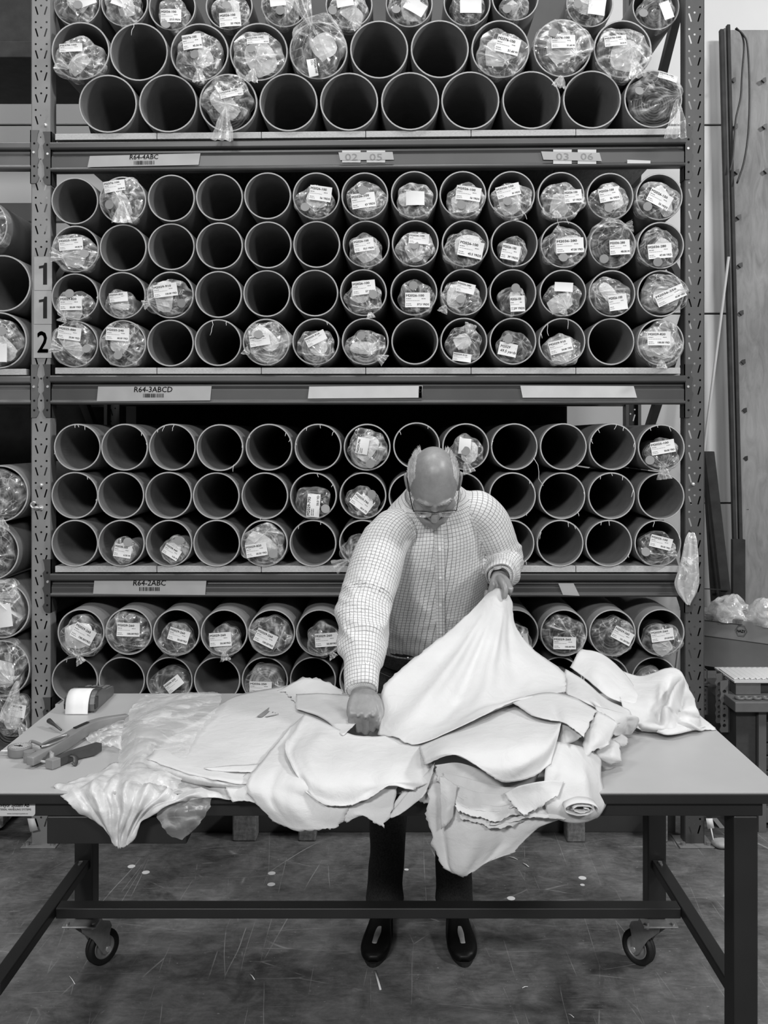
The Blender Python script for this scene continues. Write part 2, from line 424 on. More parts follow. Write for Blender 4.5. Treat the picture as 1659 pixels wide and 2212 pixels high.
# ---------------------------------------------------------------- rack uprights: perforated channel posts, braces, foot plates
PITCH, PW = .0948, .082
def slot(x0, y0, x1, y1, r, n=5):
    a = math.atan2(y1-y0, x1-x0); o = []
    for k in range(n+1): t = a+math.pi/2+math.pi*k/n; o.append((x0+r*math.cos(t), y0+r*math.sin(t)))
    for k in range(n+1): t = a-math.pi/2+math.pi*k/n; o.append((x1+r*math.cos(t), y1+r*math.sin(t)))
    return o
CELL = [circ(-.0235, .0865, .0045), circ(.0235, .0865, .0045), circ(0, .0633, .0045),
        slot(-.0240, .0570, -.0150, .0260, .0031), slot(.0240, .0570, .0150, .0260, .0031)]
def post(name, X, Y, depth, mat, parent, z1=4.3, zoff=0.0):
    """front sheet with its pattern of holes, two flanks and back lips; depth<0 turns the channel towards the viewer"""
    g = G(); h = PW/2; z = .02+zoff
    box(g, X-h, X+h, Y, Y+.0022, .006, z)
    n = int((z1-z)/PITCH)
    for k in range(n):
        plate(g, [(-h, 0), (h, 0), (h, PITCH), (-h, PITCH)], CELL, lambda x, y, q=z+k*PITCH: (X+x, Y, q+y))
    s = 1 if depth > 0 else -1
    zt = z+n*PITCH
    for sx in (-1, 1):
        box(g, X+sx*h-.0012, X+sx*h+.0012, min(Y, Y+depth), max(Y, Y+depth), .006, zt)
        box(g, min(X+sx*h, X+sx*(h-.016)), max(X+sx*h, X+sx*(h-.016)), Y+depth-.0012, Y+depth+.0012, .006, zt)
    return mk(name, g, mat, parent)
XL, XR, RD = -1.512, 1.311, 1.11
def upright(X, mat, label, zoff):
    u = empty('rack_upright', (X, RY, 0), label, 'rack upright', 'perforated uprights of the tube rack')
    post('front_post', X, RY, .065, mat, u, zoff=zoff); post('rear_post', X, RY+RD, -.065, mat, u, zoff=zoff)
    for i, (za, zb) in enumerate(((.25, .95), (.95, 1.75), (2.35, 1.55), (2.35, 3.1), (3.85, 3.1))):
        g = G(); obox_bar(g, (X, RY+.06, za), (X, RY+RD-.06, zb), .018, .022); mk('brace', g, M['post_dark'], u)
    for z in (.2, 3.95):
        g = G(); obox_bar(g, (X, RY+.06, z), (X, RY+RD-.06, z), .018, .022); mk('brace', g, M['post_dark'], u)
    for y in (RY+.02, RY+RD-.02):
        g = G(); box(g, X-.075, X+.075, y-.06, y+.07, 0, .006)
        fp = mk('foot_plate', g, M['mid'], u, bevel=.002)
        for sx in (-1, 1):
            g = G(); cyl(g, (X+sx*.055, y-.035, .006), (X+sx*.055, y-.035, .018), .011, n=6); mk('bolt', g, M['zinc'], fp)
    return u
def obox_bar(g, a, b, w, h):
    a, b = Vector(a), Vector(b); d = b-a; x = Vector((1, 0, 0)); y = d.cross(x).normalized()
    obox(g, (a+b)/2, x*w, d/2, y*h)
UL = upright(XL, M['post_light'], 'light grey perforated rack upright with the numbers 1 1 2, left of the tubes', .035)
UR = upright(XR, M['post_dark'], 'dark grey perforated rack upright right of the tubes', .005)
# bolts and hook on the posts
def bolt_on(parent, px, py, r=.0085, name='bolt', mat='bolt'):
    g = G(); p = P(px, py, RY); cyl(g, p, p+Vector((0, -.006, 0)), r, r*.9, 8); ellipsoid(g, p+Vector((0, -.006, 0)), (r*.85, 0, 0), (0, .004, 0), (0, 0, r*.85), 10, 6)
    return mk(name, g, M[mat], parent)
for px, py in ((99, 271), (90, 1048)): bolt_on(UL, px, py)
for px, py in ((1497, 1046),): bolt_on(UR, px, py)
p = P(89, 1097, RY); g = G()
sweep(g, crspline([p+Vector(v) for v in ((0, 0, 0), (0, -.022, 0), (-.008, -.030, .004), (-.026, -.030, .003), (-.034, -.030, .016), (-.024, -.030, .027), (-.012, -.030, .024))], 5), .0035, 8)
cyl(g, p, p+Vector((0, -.004, 0)), .011, n=12)
mk('hook', g, M['bolt'], UL)
# number plates 1, 1, 2
pl = [(p_, i) for i, p_ in enumerate((555, 628, 701))]
for (top, i), ch in zip(pl, '112'):
    a = P(74, top, RY-.003); b = P(114, top+73, RY-.003); g = G()
    box(g, a.x-.001*i, b.x-.001*i-.003, RY-.0045, RY-.001, b.z+.0015, a.z)
    n_ = mk('number_plate', g, M['tape'], UL)
    g = G(); fz = lambda x, y: ((a.x+b.x)/2-.003+x, RY-.0052, b.z+.026+y)
    if ch == '1': g.add([fz(*q) for q in ((.002, 0), (.019, 0), (.019, .094), (.008, .094), (.004, .084), (-.016, .080), (-.016, .069), (.002, .072))], [(0, 1, 2, 3, 4, 7), (4, 5, 6, 7)], False)
    else: put_text(g, ch, fz, 0, 0, h=.094, w=.044, bold=.02, align=.5)
    mk('digit', g, M['ink'], n_)

# ---------------------------------------------------------------- beams: step profile, end connectors with claws
def wavy(side):
    """inner edge of an end connector, from top to bottom, as (x, fraction of height)"""
    return [(.006, 1), (.012, .93), (.016, .80), (.006, .74), (.012, .62), (.012, .50), (.004, .46), (.012, .36), (.014, .18), (.005, .12), (.012, .04), (.020, 0)]
def beam(X0, X1, z_top, hgt, mat, label, ytop=(0, 0), conn=(True, True), chgt=.23, group='beams carrying the tubes'):
    """z_top: underside of the boards; ytop: lift of the left and right end"""
    r = empty('rack_beam', ((X0+X1)/2, RY, z_top-hgt), label, 'rack beam', group)
    prof = [(.030, 0), (-.012, 0), (-.016, -.006), (-.016, -.026), (-.010, -.031), (.012, -.031), (.012, -.046), (.002, -.054), (-.004, -.060),
            (-.004, -hgt+.014), (-.010, -hgt+.008), (-.010, -hgt+.002), (-.004, -hgt-.003), (.040, -hgt-.003), (.040, 0)]
    n = len(prof); vs = [(X, RY+y, z_top+z+l) for X, l in ((X0, ytop[0]), (X1, ytop[1])) for y, z in prof]
    g = G(); g.add(vs, [(i, (i+1) % n, n+(i+1) % n, n+i) for i in range(n)], False)
    tri = geometry.tessellate_polygon([[Vector((y, z, 0)) for y, z in prof]])
    g.add(vs[:n], [tuple(t) for t in tri], False); g.add(vs[n:], [tuple(t)[::-1] for t in tri], False)
    mk('beam', g, mat, r, bevel=.0025)
    for k, (X, on) in enumerate(((X0, conn[0]), (X1, conn[1]))):
        if not on: continue
        s = 1 if k == 0 else -1                                    # the connector covers the near half of the post
        zc = z_top+ytop[k]-hgt*.55; zt = zc+chgt*.5
        pts = [(X-s*.044+s*x-s*.0*x, zt-chgt*(1-f)) for x, f in wavy(s)]
        poly = [(X+s*.003, zt), *[(X-s*.041+s*x, z) for (x, f), (_, z) in zip(wavy(s), pts)], (X+s*.003, zt-chgt)]
        g = G(); prism(g, poly, lambda x, y: (x, RY-.0055, y), (0, .0045, 0))
        box(g, min(X-s*.001, X+s*.003), max(X-s*.001, X+s*.003), RY-.0055, RY+.06, zt-chgt, zt)
        c = mk('connector', g, mat, r)
        g = G(); q = Vector((X-s*.013, RY-.0055, zt-chgt*.42)); cyl(g, q, q+Vector((0, -.004, 0)), .006, .005, 10); mk('rivet', g, M['bolt'], c)
        for f in (.25, .68, .86):
            g = G(); q = Vector((X-s*.015, RY-.0055, zt-chgt*f)); cyl(g, q, q+Vector((0, -.0006, 0)), .0048, n=10); mk('punched_hole', g, M['hole'], c)
    return r
X0, X1 = XL+.043, XR-.043
LV = [(3.069, 3.093), (2.061, 2.061), (1.206, 1.206), (.610, .610)]    # board tops, left and right
names = ('top', 'middle', 'lower', 'lowest')
BT = .027
BEAMS = []
for i, (za, zb) in enumerate(LV):
    zt = min(za, zb)-BT-.004
    gap = .006 if i == 0 else .002
    b = beam(X0, X1, zt-gap, .122 if i < 2 else .098, M['beam'],
             ('dark grey front beam under the topmost boards, labelled R64-4ABC', 'dark grey front beam under the middle boards, labelled R64-3ABCD',
              'dark grey front beam under the lower boards, labelled R64-2ABC', 'dark grey front beam hidden behind the worktable')[i], (za-min(za, zb), zb-min(za, zb)))
    BEAMS.append(b)
    g = G(); box(g, X0, X1, RY+RD-.05, RY+RD, zt-.10, zt-gap)
    tag(mk('rear_beam', g, M['beam'], bevel=.003, loc=(0, RY+RD, zt-.1)), 'dark grey rear beam at the back of the %s level, behind the tubes' % names[i], 'rack beam', 'rear beams of the tube rack')
    bx = [120, 340, 565, 790, 1017, 1243, 1469]
    for k in range(6):
        xa, xb = (bx[k]-VX)/500+.0015, (bx[k+1]-VX)/500-.0015
        la, lb = [za+(zb-za)*(x-X0)/(X1-X0) for x in (xa, xb)]
        dz = random.Random(k*7+i).uniform(-.001, .001) if i else 0
        yf = RY-.010
        g = G(); g.add([(xa, yf, la-BT), (xb, yf, lb-BT), (xb, RY+RD+.02, lb-BT), (xa, RY+RD+.02, la-BT), (xa, yf, la), (xb, yf, lb), (xb, RY+RD+.02, lb), (xa, RY+RD+.02, la)],
                       [(0, 3, 2, 1), (4, 5, 6, 7), (0, 1, 5, 4), (1, 2, 6, 5), (2, 3, 7, 6), (3, 0, 4, 7)], False)
        ordn = ('leftmost', 'second from the left', 'third from the left', 'third from the right', 'second from the right', 'rightmost')[k]
        tag(mk('shelf_board', g, M['chip'], bevel=.0015, loc=((xa+xb)/2, yf, la)), 'pale chipboard shelf board, %s on the %s level of the rack' % (ordn, names[i]), 'shelf board', 'chipboard shelf boards')
# left bay: beams and one board end
XLL = -2.35
for i, (z, h, lb) in enumerate(((3.033, .112, 'grey beam of the left bay, high beside the R64-4ABC beam'), (2.025, .118, 'grey beam of the left bay, beside the R64-3ABCD beam'))):
    beam(XLL, XL-.043, z, h, M['beam_left'], lb, conn=(False, True), group='beams of the left bay')
    g = G(); box(g, XLL, XL-.043, RY+RD-.05, RY+RD, z-.1, z)
    tag(mk('rear_beam', g, M['beam_left'], bevel=.003, loc=(XLL, RY+RD, z-.1)), 'rear beam of the left bay at the %s level' % ('upper', 'middle')[i], 'rack beam', 'rear beams of the left bay')
g = G(); box(g, -2.32, (58-VX)/500, RY-.012, RY+RD, 2.029, 2.056)
tag(mk('shelf_board', g, M['chip'], bevel=.0015, loc=(-1.9, RY, 2.03)), 'pale chipboard shelf board of the left bay, beside the number 2', 'shelf board')
g = G(); box(g, -2.32, -1.56, RY-.0, RY+RD, .355, .385)
tag(mk('shelf_board', g, M['chip'], bevel=.0015, loc=(-1.9, RY, .36)), 'shelf board under the lowest tubes of the left bay, behind the table', 'shelf board')
g = G(); box(g, -2.32, -1.56, RY+.0, RY+.05, .25, .354); box(g, -2.32, -1.56, RY+RD-.05, RY+RD, .25, .354)
tag(mk('rack_beam', g, M['beam_left'], bevel=.003, loc=(-1.9, RY, .25)), 'lowest pair of beams of the left bay, hidden behind the table', 'rack beam')
# panel standing behind the left bay, and low dark beam at the foot of the rack
g = G(); box(g, X0, X1, RY+.13, RY+.18, .0, .115); tag(mk('floor_beam', g, M['beam'], bevel=.003, loc=(0, RY+.13, 0)), 'dark beam lying along the floor at the foot of the rack', 'rack beam')
# sheets added to darken the rack's back; the tallest stands for shaded wall
for zb, xa, xb, y, lb in ((2.93, -1.44, .98, RY+RD+.16, 'tall added dark sheet behind the tubes of the lower and middle levels'), (4.3, -1.45, 1.0, RY+RD+.20, 'tallest added sheet, standing for shaded wall behind the topmost tubes'),
                     (1.98, -2.5, -1.50, RY+RD+.16, 'added dark sheet behind the left bay, below its middle beam')):
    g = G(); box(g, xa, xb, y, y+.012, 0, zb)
    tag(mk('added_sheet', g, M['shade_grey' if zb > 4 else 'timber'], loc=((xa+xb)/2, y, 0)), lb, 'sheet', 'added dark sheets behind the rack')
g = G(); box(g, -2.6, XL-.05, RY+.55, RY+RD+.1, 3.62, 3.70); tag(mk('upper_deck', g, M['timber'], bevel=.004, loc=(-2, RY+.6, 3.62)), 'dark deck high in the left bay at the top left corner', 'shelf board')
g = G(); box(g, -2.6, XL-.05, RY+RD-.02, RY+RD+.02, 3.70, 4.4); tag(mk('dark_load', g, M['timber'], bevel=.004, loc=(-2, RY+RD, 3.7)), 'dark load standing on the high deck at the top left corner', 'load')
# ---------------------------------------------------------------- shelf labels on the beams
def beam_label(parent, quad, mat='tape', txt=None, name='beam_label', label=None):
    """quad: four px corners tl, tr, br, bl on the beam face"""
    Y = RY-.0105; q = [P(x, y, Y) for x, y in quad]
    g = G(); g.add(q+[p+Vector((0, .001, 0)) for p in q], [(3, 2, 1, 0), (0, 1, 5, 4), (1, 2, 6, 5), (2, 3, 7, 6), (3, 0, 4, 7)], False)
    o = mk(name, g, M[mat], parent, label=label)
    return o, Y
def to_px(Y): return lambda x, y: P(x, y, Y)
def shelf_label(parent, quad, cx, cy, s, h, tilt=0.0):
    o, Y = beam_label(parent, quad, 'tape', label='grey shelf label reading '+s)
    f = lambda x, y: P(cx+x, cy-y+x*tilt, Y-.0012)
    g = G(); put_text(g, s, f, 0, 1.2, h=h, bold=.008, shear=.1, align=.5)
    r = random.Random(s); x = -22
    while x < 22:
        w = r.choice((.8, .8, 1.4, 2.0)); g.add([f(x, -10.5), f(x+w, -10.5), f(x+w, -2.2), f(x, -2.2)], [(0, 1, 2, 3)], False); x += w+r.choice((.7, 1.1, 1.8))
    mk('lettering', g, M['ink'], o)
shelf_label(BEAMS[0], [(194, 337), (433, 331), (429, 356), (189, 361)], 311, 345, 'R64-4ABC', 10.5, -.016)
shelf_label(BEAMS[1], [(212, 835), (457, 834), (454, 865), (209, 867)], 331, 848, 'R64-3ABCD', 12)
shelf_label(BEAMS[2], [(204, 1252), (446, 1253), (443, 1285), (201, 1283)], 323, 1266, 'R64-2ABC', 12)
beam_label(BEAMS[1], [(668, 835), (913, 833), (911, 859), (665, 861)], 'tape2', label='blank pale label strip')
beam_label(BEAMS[1], [(1124, 833), (1369, 834), (1376, 859), (1129, 859)], 'tape2', label='blank pale label strip with slanted ends')
o_, Y_ = beam_label(BEAMS[1], [(905, 834), (912, 834), (911, 859), (904, 859)], 'tape')
g = G(); put_text(g, 'D', lambda x, y: P(x, y*-1, Y_-.0015), 908, -848, h=8, align=.5); mk('lettering', g, M['ink'], o_)
beam_label(BEAMS[2], [(1206, 1260), (1239, 1260), (1252, 1287), (1216, 1285)], 'tape', label='small blank piece of tape')
def masked(quad, sa, sb, xa, xb, y):
    for qx in (xa, xb):
        o, Y = beam_label(BEAMS[0], [(qx-20, quad[0][1]-4), (qx+20, quad[0][1]-4), (qx+20, quad[2][1]+6), (qx-20, quad[2][1]+6)], 'tape2', name='number_label')
    Y = RY-.0125; q = [P(a, b, Y) for a, b in quad]
    g = G(); g.add(q, [(3, 2, 1, 0)], False); o = mk('masking_tape', g, M['tape'], BEAMS[0], label='strip of masking tape over two number labels')
    g = G()
    for s, x in ((sa, xa), (sb, xb)): put_text(g, s, lambda a, b: P(a, -b, Y-.001), x, -(y+8), h=15, w=27, align=.5)
    mk('lettering', g, M['ink_soft'], o)
masked([(731, 329), (848, 328), (851, 345), (735, 346)], '02', '05', 759, 812, 338)
masked([(1169, 327), (1295, 330), (1300, 348), (1174, 345)], '03', '06', 1215, 1268, 337)
beam_label(BEAMS[0], [(1355, 345), (1405, 347), (1405, 353), (1355, 353)], 'tape2', label='torn remains of a white label')
# ---------------------------------------------------------------- cardboard tubes
_tm = {}
def tube_mesh(r, wall, L):
    k = (round(r, 4), wall, L)
    if k not in _tm:
        g = G(); lathe(g, [(r-wall, L-.01), (r-wall, .002), (r-wall+.001, 0), (r-.001, 0), (r, .002), (r, L), (0.0005, L)], (0, 0, 0), (0, 1, 0), 44)
        lathe(g, [(r-wall, L-.01), (.0005, L-.01)], (0, 0, 0), (0, 1, 0), 44)
        for i in range(len(g.f)):
            pass
        me = bpy.data.meshes.new('cardboard_tube'); me.from_pydata([tuple(p) for p in g.v], [], g.f); me.polygons.foreach_set('use_smooth', g.sm)
        me.materials.append(M['card']); me.materials.append(M['card_edge'])
        for q in me.polygons: q.material_index = 1 if abs(q.normal.y) > .6 and q.center.y < .01 else 0
        me.update()
        me.set_sharp_from_angle(angle=.6)
        _tm[k] = me
    return _tm[k]
ORD = ['first', 'second', 'third', 'fourth', 'fifth', 'sixth', 'seventh', 'eighth', 'ninth', 'tenth', 'eleventh', 'twelfth', 'thirteenth']
ROWN = {'1': 'topmost cropped row', '2': 'upper row of wide tubes', '3': 'lower row of wide tubes',
        'A': 'highest row under beam R64-4ABC', 'B': 'second row under beam R64-4ABC', 'C': 'third row under beam R64-4ABC', 'D': 'row lying on the middle boards',
        'E': 'row just below beam R64-3ABCD', 'F': 'second row under beam R64-3ABCD', 'G': 'row lying on the lower boards',
        'H': 'row just below beam R64-2ABC', 'I': 'row behind the table top'}
HIGH = ['highest', 'second highest', 'third highest', 'fourth highest', 'fifth highest', 'third lowest', 'second lowest', 'lowest']
def row(xs, ys): return list(zip(xs, ys))
ROWS = {
 '1': row([166, 269, 372, 495, 615, 754, 884, 1009, 1113, 1274, 1417], [5, 6, 15, 14, 8, 10, 8, 6, -6, 8, 14]),
 '2': row([174, 300, 431, 559, 688, 819, 950, 1081, 1215, 1345], [110, 112, 113, 112, 109, 107, 106, 106, 104, 106]),
 '3': row([233, 363, 493, 623, 754, 886, 1016, 1148, 1279, 1411], [224, 223, 222, 221, 219.5, 218.5, 217, 216, 215, 213.5]),
 'A': row([161, 265, 370, 474, 578, 683, 788, 895, 1000, 1105, 1212, 1318, 1424], [434, 432, 428, 426, 423, 423, 423, 420, 420, 420, 422, 424, 425]),
 'B': row([163, 266, 370, 474, 579, 684, 791, 897, 1005, 1111, 1218, 1323, 1427], [538, 535, 533, 531, 529, 528, 527, 526, 526, 526, 528, 529, 530]),
 'C': row([162, 264, 368, 472, 576, 680, 785, 894, 1002, 1108, 1216, 1322, 1427], [641, 638, 637, 636, 634, 633, 632, 631, 631, 632, 633, 634, 634]),
 'D': row([161, 265, 368, 471, 575, 682, 789, 896, 1002, 1108, 1214, 1320, 1427], [743, 742, 741, 740, 739, 738, 737.5, 737, 737, 737, 737.5, 738, 739]),
 'E': row([167, 269, 372, 475, 581, 687, 793, 900, 1006, 1111, 1217, 1323, 1429], [966, 966, 966, 967, 966, 966, 966, 963, 965, 965, 965, 965, 967]),
 'F': row([158, 261, 364, 467, 572, 677, 784, 890, 997, 1107, 1214, 1321, 1428], [1070, 1070, 1070, 1071, 1071, 1071, 1071, 1071, 1071, 1071, 1071, 1071, 1072]),
 'G': row([159, 262, 365, 468, 571, 676, 783, 889, 996, 1104, 1210, 1315, 1421], [1173.5]*13),
 'H': row([175, 278, 381, 484, 587, 690, 797, 902, 1008, 1113, 1218, 1323, 1428], [1366, 1364, 1366, 1367, 1367, 1367, 1367, 1367, 1367, 1367, 1367, 1367, 1366]),
 'I': row([160, 263, 366, 469, 572, 676, 783, 890, 996, 1102, 1208, 1310, 1414], [1469]*13),
 'L': row([-45, 5, -3, 0, -20, 3, 4, -2], [487, 612, 735, 1066, 1192, 1318, 1444, 1570]),
}
RAD = {'1': .1034, '2': .1256, '3': .1256, 'L': .1225}
TUBES = {}
for rk, lst in ROWS.items():
    for i, (px, py) in enumerate(lst):
        if rk not in '123L': px = min(max(px, 161.5), 1428.5)
        Y = RY-.014+(.06 if rk == '1' else 0)+random.Random(i*31+ord(rk)).uniform(-.006, .004)
        if rk == 'L': Y = RY-.02
        if rk == 'H': Y -= .05
        r = RAD.get(rk, .1015 if rk not in 'HI' else .1005)
        o = bpy.data.objects.new('cardboard_tube', tube_mesh(r, .0068 if r < .11 else .0075, 1.22)); COL.objects.link(o)
        o.location = P(px, py, Y); o.rotation_euler = (0, random.Random(i+ord(rk)*7).uniform(0, 6.28), 0)
        TUBES[rk, i] = (o, r)
def frayed(rk, i, spots):
    """strands of torn paper hanging from the rim"""
    o, r = TUBES[rk, i]; g = G(); rnd = random.Random(i*5+ord(rk))
    for a, l in spots:
        a = math.radians(a); p = o.location+Vector((math.cos(a)*(r-.006), -.003, math.sin(a)*(r-.006)))
        pts = [p]; d = Vector((rnd.uniform(-.4, .4), -.1, -1))
        for k in range(4):
            pts.append(pts[-1]+d*l/4+Vector((rnd.uniform(-.3, .3)*l/3, 0, 0)))
        sweep(g, pts, .0013, 4)
    q = mk('frayed_strand', g, M['thread'], None)
    q.parent = o; q.location = (0, 0, 0)
    inv = o.matrix_basis.inverted() if False else (Matrix.Translation(o.location) @ o.rotation_euler.to_matrix().to_4x4()).inverted()
    for v in q.data.vertices: v.co = inv @ v.co
for rk, i, sp in (('E', 0, [(95, .012), (88, .01), (70, .016), (190, .014)]), ('E', 1, [(40, .012), (10, .008)]), ('E', 2, [(110, .022), (85, .026), (130, .01)]), ('E', 3, [(5, .01), (-50, .03)]),
                  ('E', 4, [(150, .01), (40, .014), (20, .01)]), ('E', 5, [(120, .012), (85, .014), (45, .018), (170, .008)]), ('E', 7, [(140, .014), (60, .01)]), ('E', 9, [(165, .024), (-15, .02), (-30, .12)]),
                  ('E', 11, [(130, .014), (160, .02), (80, .02), (60, .015), (10, .02)]), ('E', 12, [(120, .01), (70, .02), (100, .008)]), ('F', 0, [(55, .01), (-10, .008)]), ('F', 5, [(80, .014), (30, .01)]),
                  ('F', 9, [(40, .01), (30, .014), (-50, .012)]), ('F', 11, [(90, .01), (120, .012), (60, .016), (15, .03)]), ('F', 10, [(10, .012), (-45, .02)]), ('F', 4, [(-100, .01)]), ('G', 10, [(150, .03), (70, .02), (50, .012)]),
                  ('G', 11, [(90, .02), (110, .012), (-30, .014)]), ('G', 12, [(100, .024), (20, .014)]), ('G', 9, [(-50, .02)]), ('G', 5, [(130, .012), (70, .01)]), ('D', 3, [(105, .062), (68, .016)]), ('2', 1, [(100, .05)]),
                  ('D', 10, [(130, .05), (75, .04), (160, .02)]), ('A', 9, [(-55, .03)]), ('A', 10, [(-100, .03), (-80, .03)]), ('I', 0, [(110, .012)]), ('C', 0, [(0, .008)]), ('D', 5, [(60, .012)])):
    frayed(rk, i, sp)

# ---------------------------------------------------------------- bagged leather rolls: roll, clear bag, printed label, round sticker
def bag_mesh(g, c, R, Ry, gat, prot, seed, deep=.16, nr=11, ns=44, amp=1.0):
    """crumpled film over the end of a roll: radial folds run to a gathered point"""
    rnd = random.Random(seed); ks = [(rnd.randint(5, 9), rnd.uniform(0, 6.3), 1.0), (rnd.randint(10, 15), rnd.uniform(0, 6.3), .7), (rnd.randint(17, 25), rnd.uniform(0, 6.3), .4)]
    g.at = []; vs = []; fs = []; lob = [(rnd.randint(2, 3), rnd.uniform(0, 6.3), .055), (rnd.randint(4, 6), rnd.uniform(0, 6.3), .05), (rnd.randint(7, 10), rnd.uniform(0, 6.3), .03)]
    ts = [k/nr for k in range(nr+1)]+[1.03, 1.0, .985]
    for j, t in enumerate(ts):
        for i in range(ns):
            a = 2*math.pi*i/ns
            w = 1+sum(m*math.sin(k*a+p) for k, p, m in lob)*min(t, 1)
            rim = Vector((math.cos(a)*R*w, 0, math.sin(a)*Ry*w))
            tt = min(t, 1.03)
            pos = gat*(1-tt)+rim*tt
            f = sum(m*rid(math.sin(k*a*.5+p+2.2*nz(pos.x, 0, pos.z, 9, seed))) for k, p, m in ks)/2.1
            env = (tt*(1.02-tt)*4)**.6 if tt < 1.02 else 0.1
            cr = rid(nz(pos.x, 0, pos.z, 26, seed))*.55+rid(nz(pos.x, 0, pos.z, 55, seed+3))*.28
            cv = max(0, f*1.15-.42)**1.5*2.6*min(1, (1.05-tt)*2.2+.25)+max(0, cr-.45)**1.3*2.2
            if tt < .22: cv += .5*(1-tt/.22)
            g.at.append(min(1, cv))
            y = -prot*(1-tt**1.7)-.016*amp*env*(f-.3)-.013*amp*env*(cr-.3)
            if j == nr+1: y = .018
            if j == nr+2: y = .05+.01*f
            if j == nr+3: y = deep
            vs.append(c+pos+Vector((0, y, 0)))
    for j in range(len(ts)-1):
        for i in range(ns):
            k = (i+1) % ns
            a, b, c_, d_ = j*ns+i, j*ns+k, (j+1)*ns+k, (j+1)*ns+i
            fs += [(a, b, c_), (a, c_, d_)] if (i+j) % 2 else [(a, b, d_), (b, c_, d_)]
    g.add(vs, fs, False)
def ruffle(g, p0, p1, w0, w1, seed, n=10, m=14, sag=.0):
    """loose neck of the bag: a pleated strip from the tie to its open end"""
    rnd = random.Random(seed); p0, p1 = Vector(p0), Vector(p1); d = p1-p0; x = d.cross(Vector((0, 1, 0))).normalized(); vs = []; fs = []
    for i in range(n+1):
        t = i/n; w = w0+(w1-w0)*t**.8
        for j in range(m+1):
            u = j/m-.5
            g.at.append(.25+.6*rid(math.sin(u*19+seed)))
            vs.append(p0+d*t+x*(u*w*2*(1+.2*nz(t, u, 0, 3, seed)))+Vector((0, -.012*math.sin(u*19+seed)*min(1, t*2+.3)*w/.05-.01+.012*nz(u, t, 0, 7, seed), -sag*t*t)))
    for i in range(n):
        for j in range(m):
            a = i*(m+1)+j; fs.append((a, a+1, a+m+2, a+m+1))
    g.add(vs, fs)
def printed_label(parent, c, w, h, ang, code, qty, seed, small=False, hand=None, bend=.006):
    rnd = random.Random(seed); ca, sa = math.cos(math.radians(ang)), math.sin(math.radians(ang)); bx, by = rnd.uniform(-1, 1), rnd.uniform(.2, 1)
    def f(x, y, e=0.0):
        u, v = x/w*2, y/h*2
        d = -bend*(by*(u*u)*.6+bx*u*v*.4-.25*v*v)
        return c+Vector((x*ca-y*sa, -d*1.0-.001-e, x*sa+y*ca))
    g = G(); nx, ny = 8, 5
    g.add([f((i/nx-.5)*w, (j/ny-.5)*h) for j in range(ny+1) for i in range(nx+1)], [(j*(nx+1)+i, j*(nx+1)+i+1, (j+1)*(nx+1)+i+1, (j+1)*(nx+1)+i) for j in range(ny) for i in range(nx)])
    o = mk('label', g, M['paper'], parent)
    if code is None and not hand: return o
    ft = lambda x, y: f(x, y, .0007)
    g = G()
    if hand:
        put_text(g, hand[0], ft, -w*.42, h*.10, h=h*.20, shear=.2, bold=.01); put_text(g, hand[1], ft, -w*.40, -h*.25, h=h*.22, shear=.2, bold=.01)
    elif small:                                                    # tall label with the code running along it
        put_text(g, code, ft, -w*.44, h*.24, w=w*.80, bold=.022); put_text(g, qty, ft, w*.44, -h*.40, h=h*.17, bold=.022, align=1)
        for k in range(2): bars(g, ft, -w*.44, h*(.08-.13*k), w*.30, h*.045, rnd)
    else:
        put_text(g, code, ft, -w*.46, h*.23, w=w*.72, h=h*.155, bold=.022)
        g2 = G(); bars(g2, ft, -w*.46, h*.07, w*.20, h*.035, rnd); bars(g2, ft, w*.16, h*.07, w*.16, h*.035, rnd); bars(g2, ft, -w*.46, -h*.05, w*.55, h*.018, rnd)
        bars(g2, ft, -w*.46, -h*.27, w*.20, h*.03, rnd); bars(g2, ft, -w*.46, -h*.38, w*.24, h*.025, rnd); mk('small_print', g2, M['print'], o)
        if qty: put_text(g, qty, ft, w*.46, -h*.36, h=h*.135, bold=.025, align=1)
    mk('lettering', g, M['ink'], o)
    return o
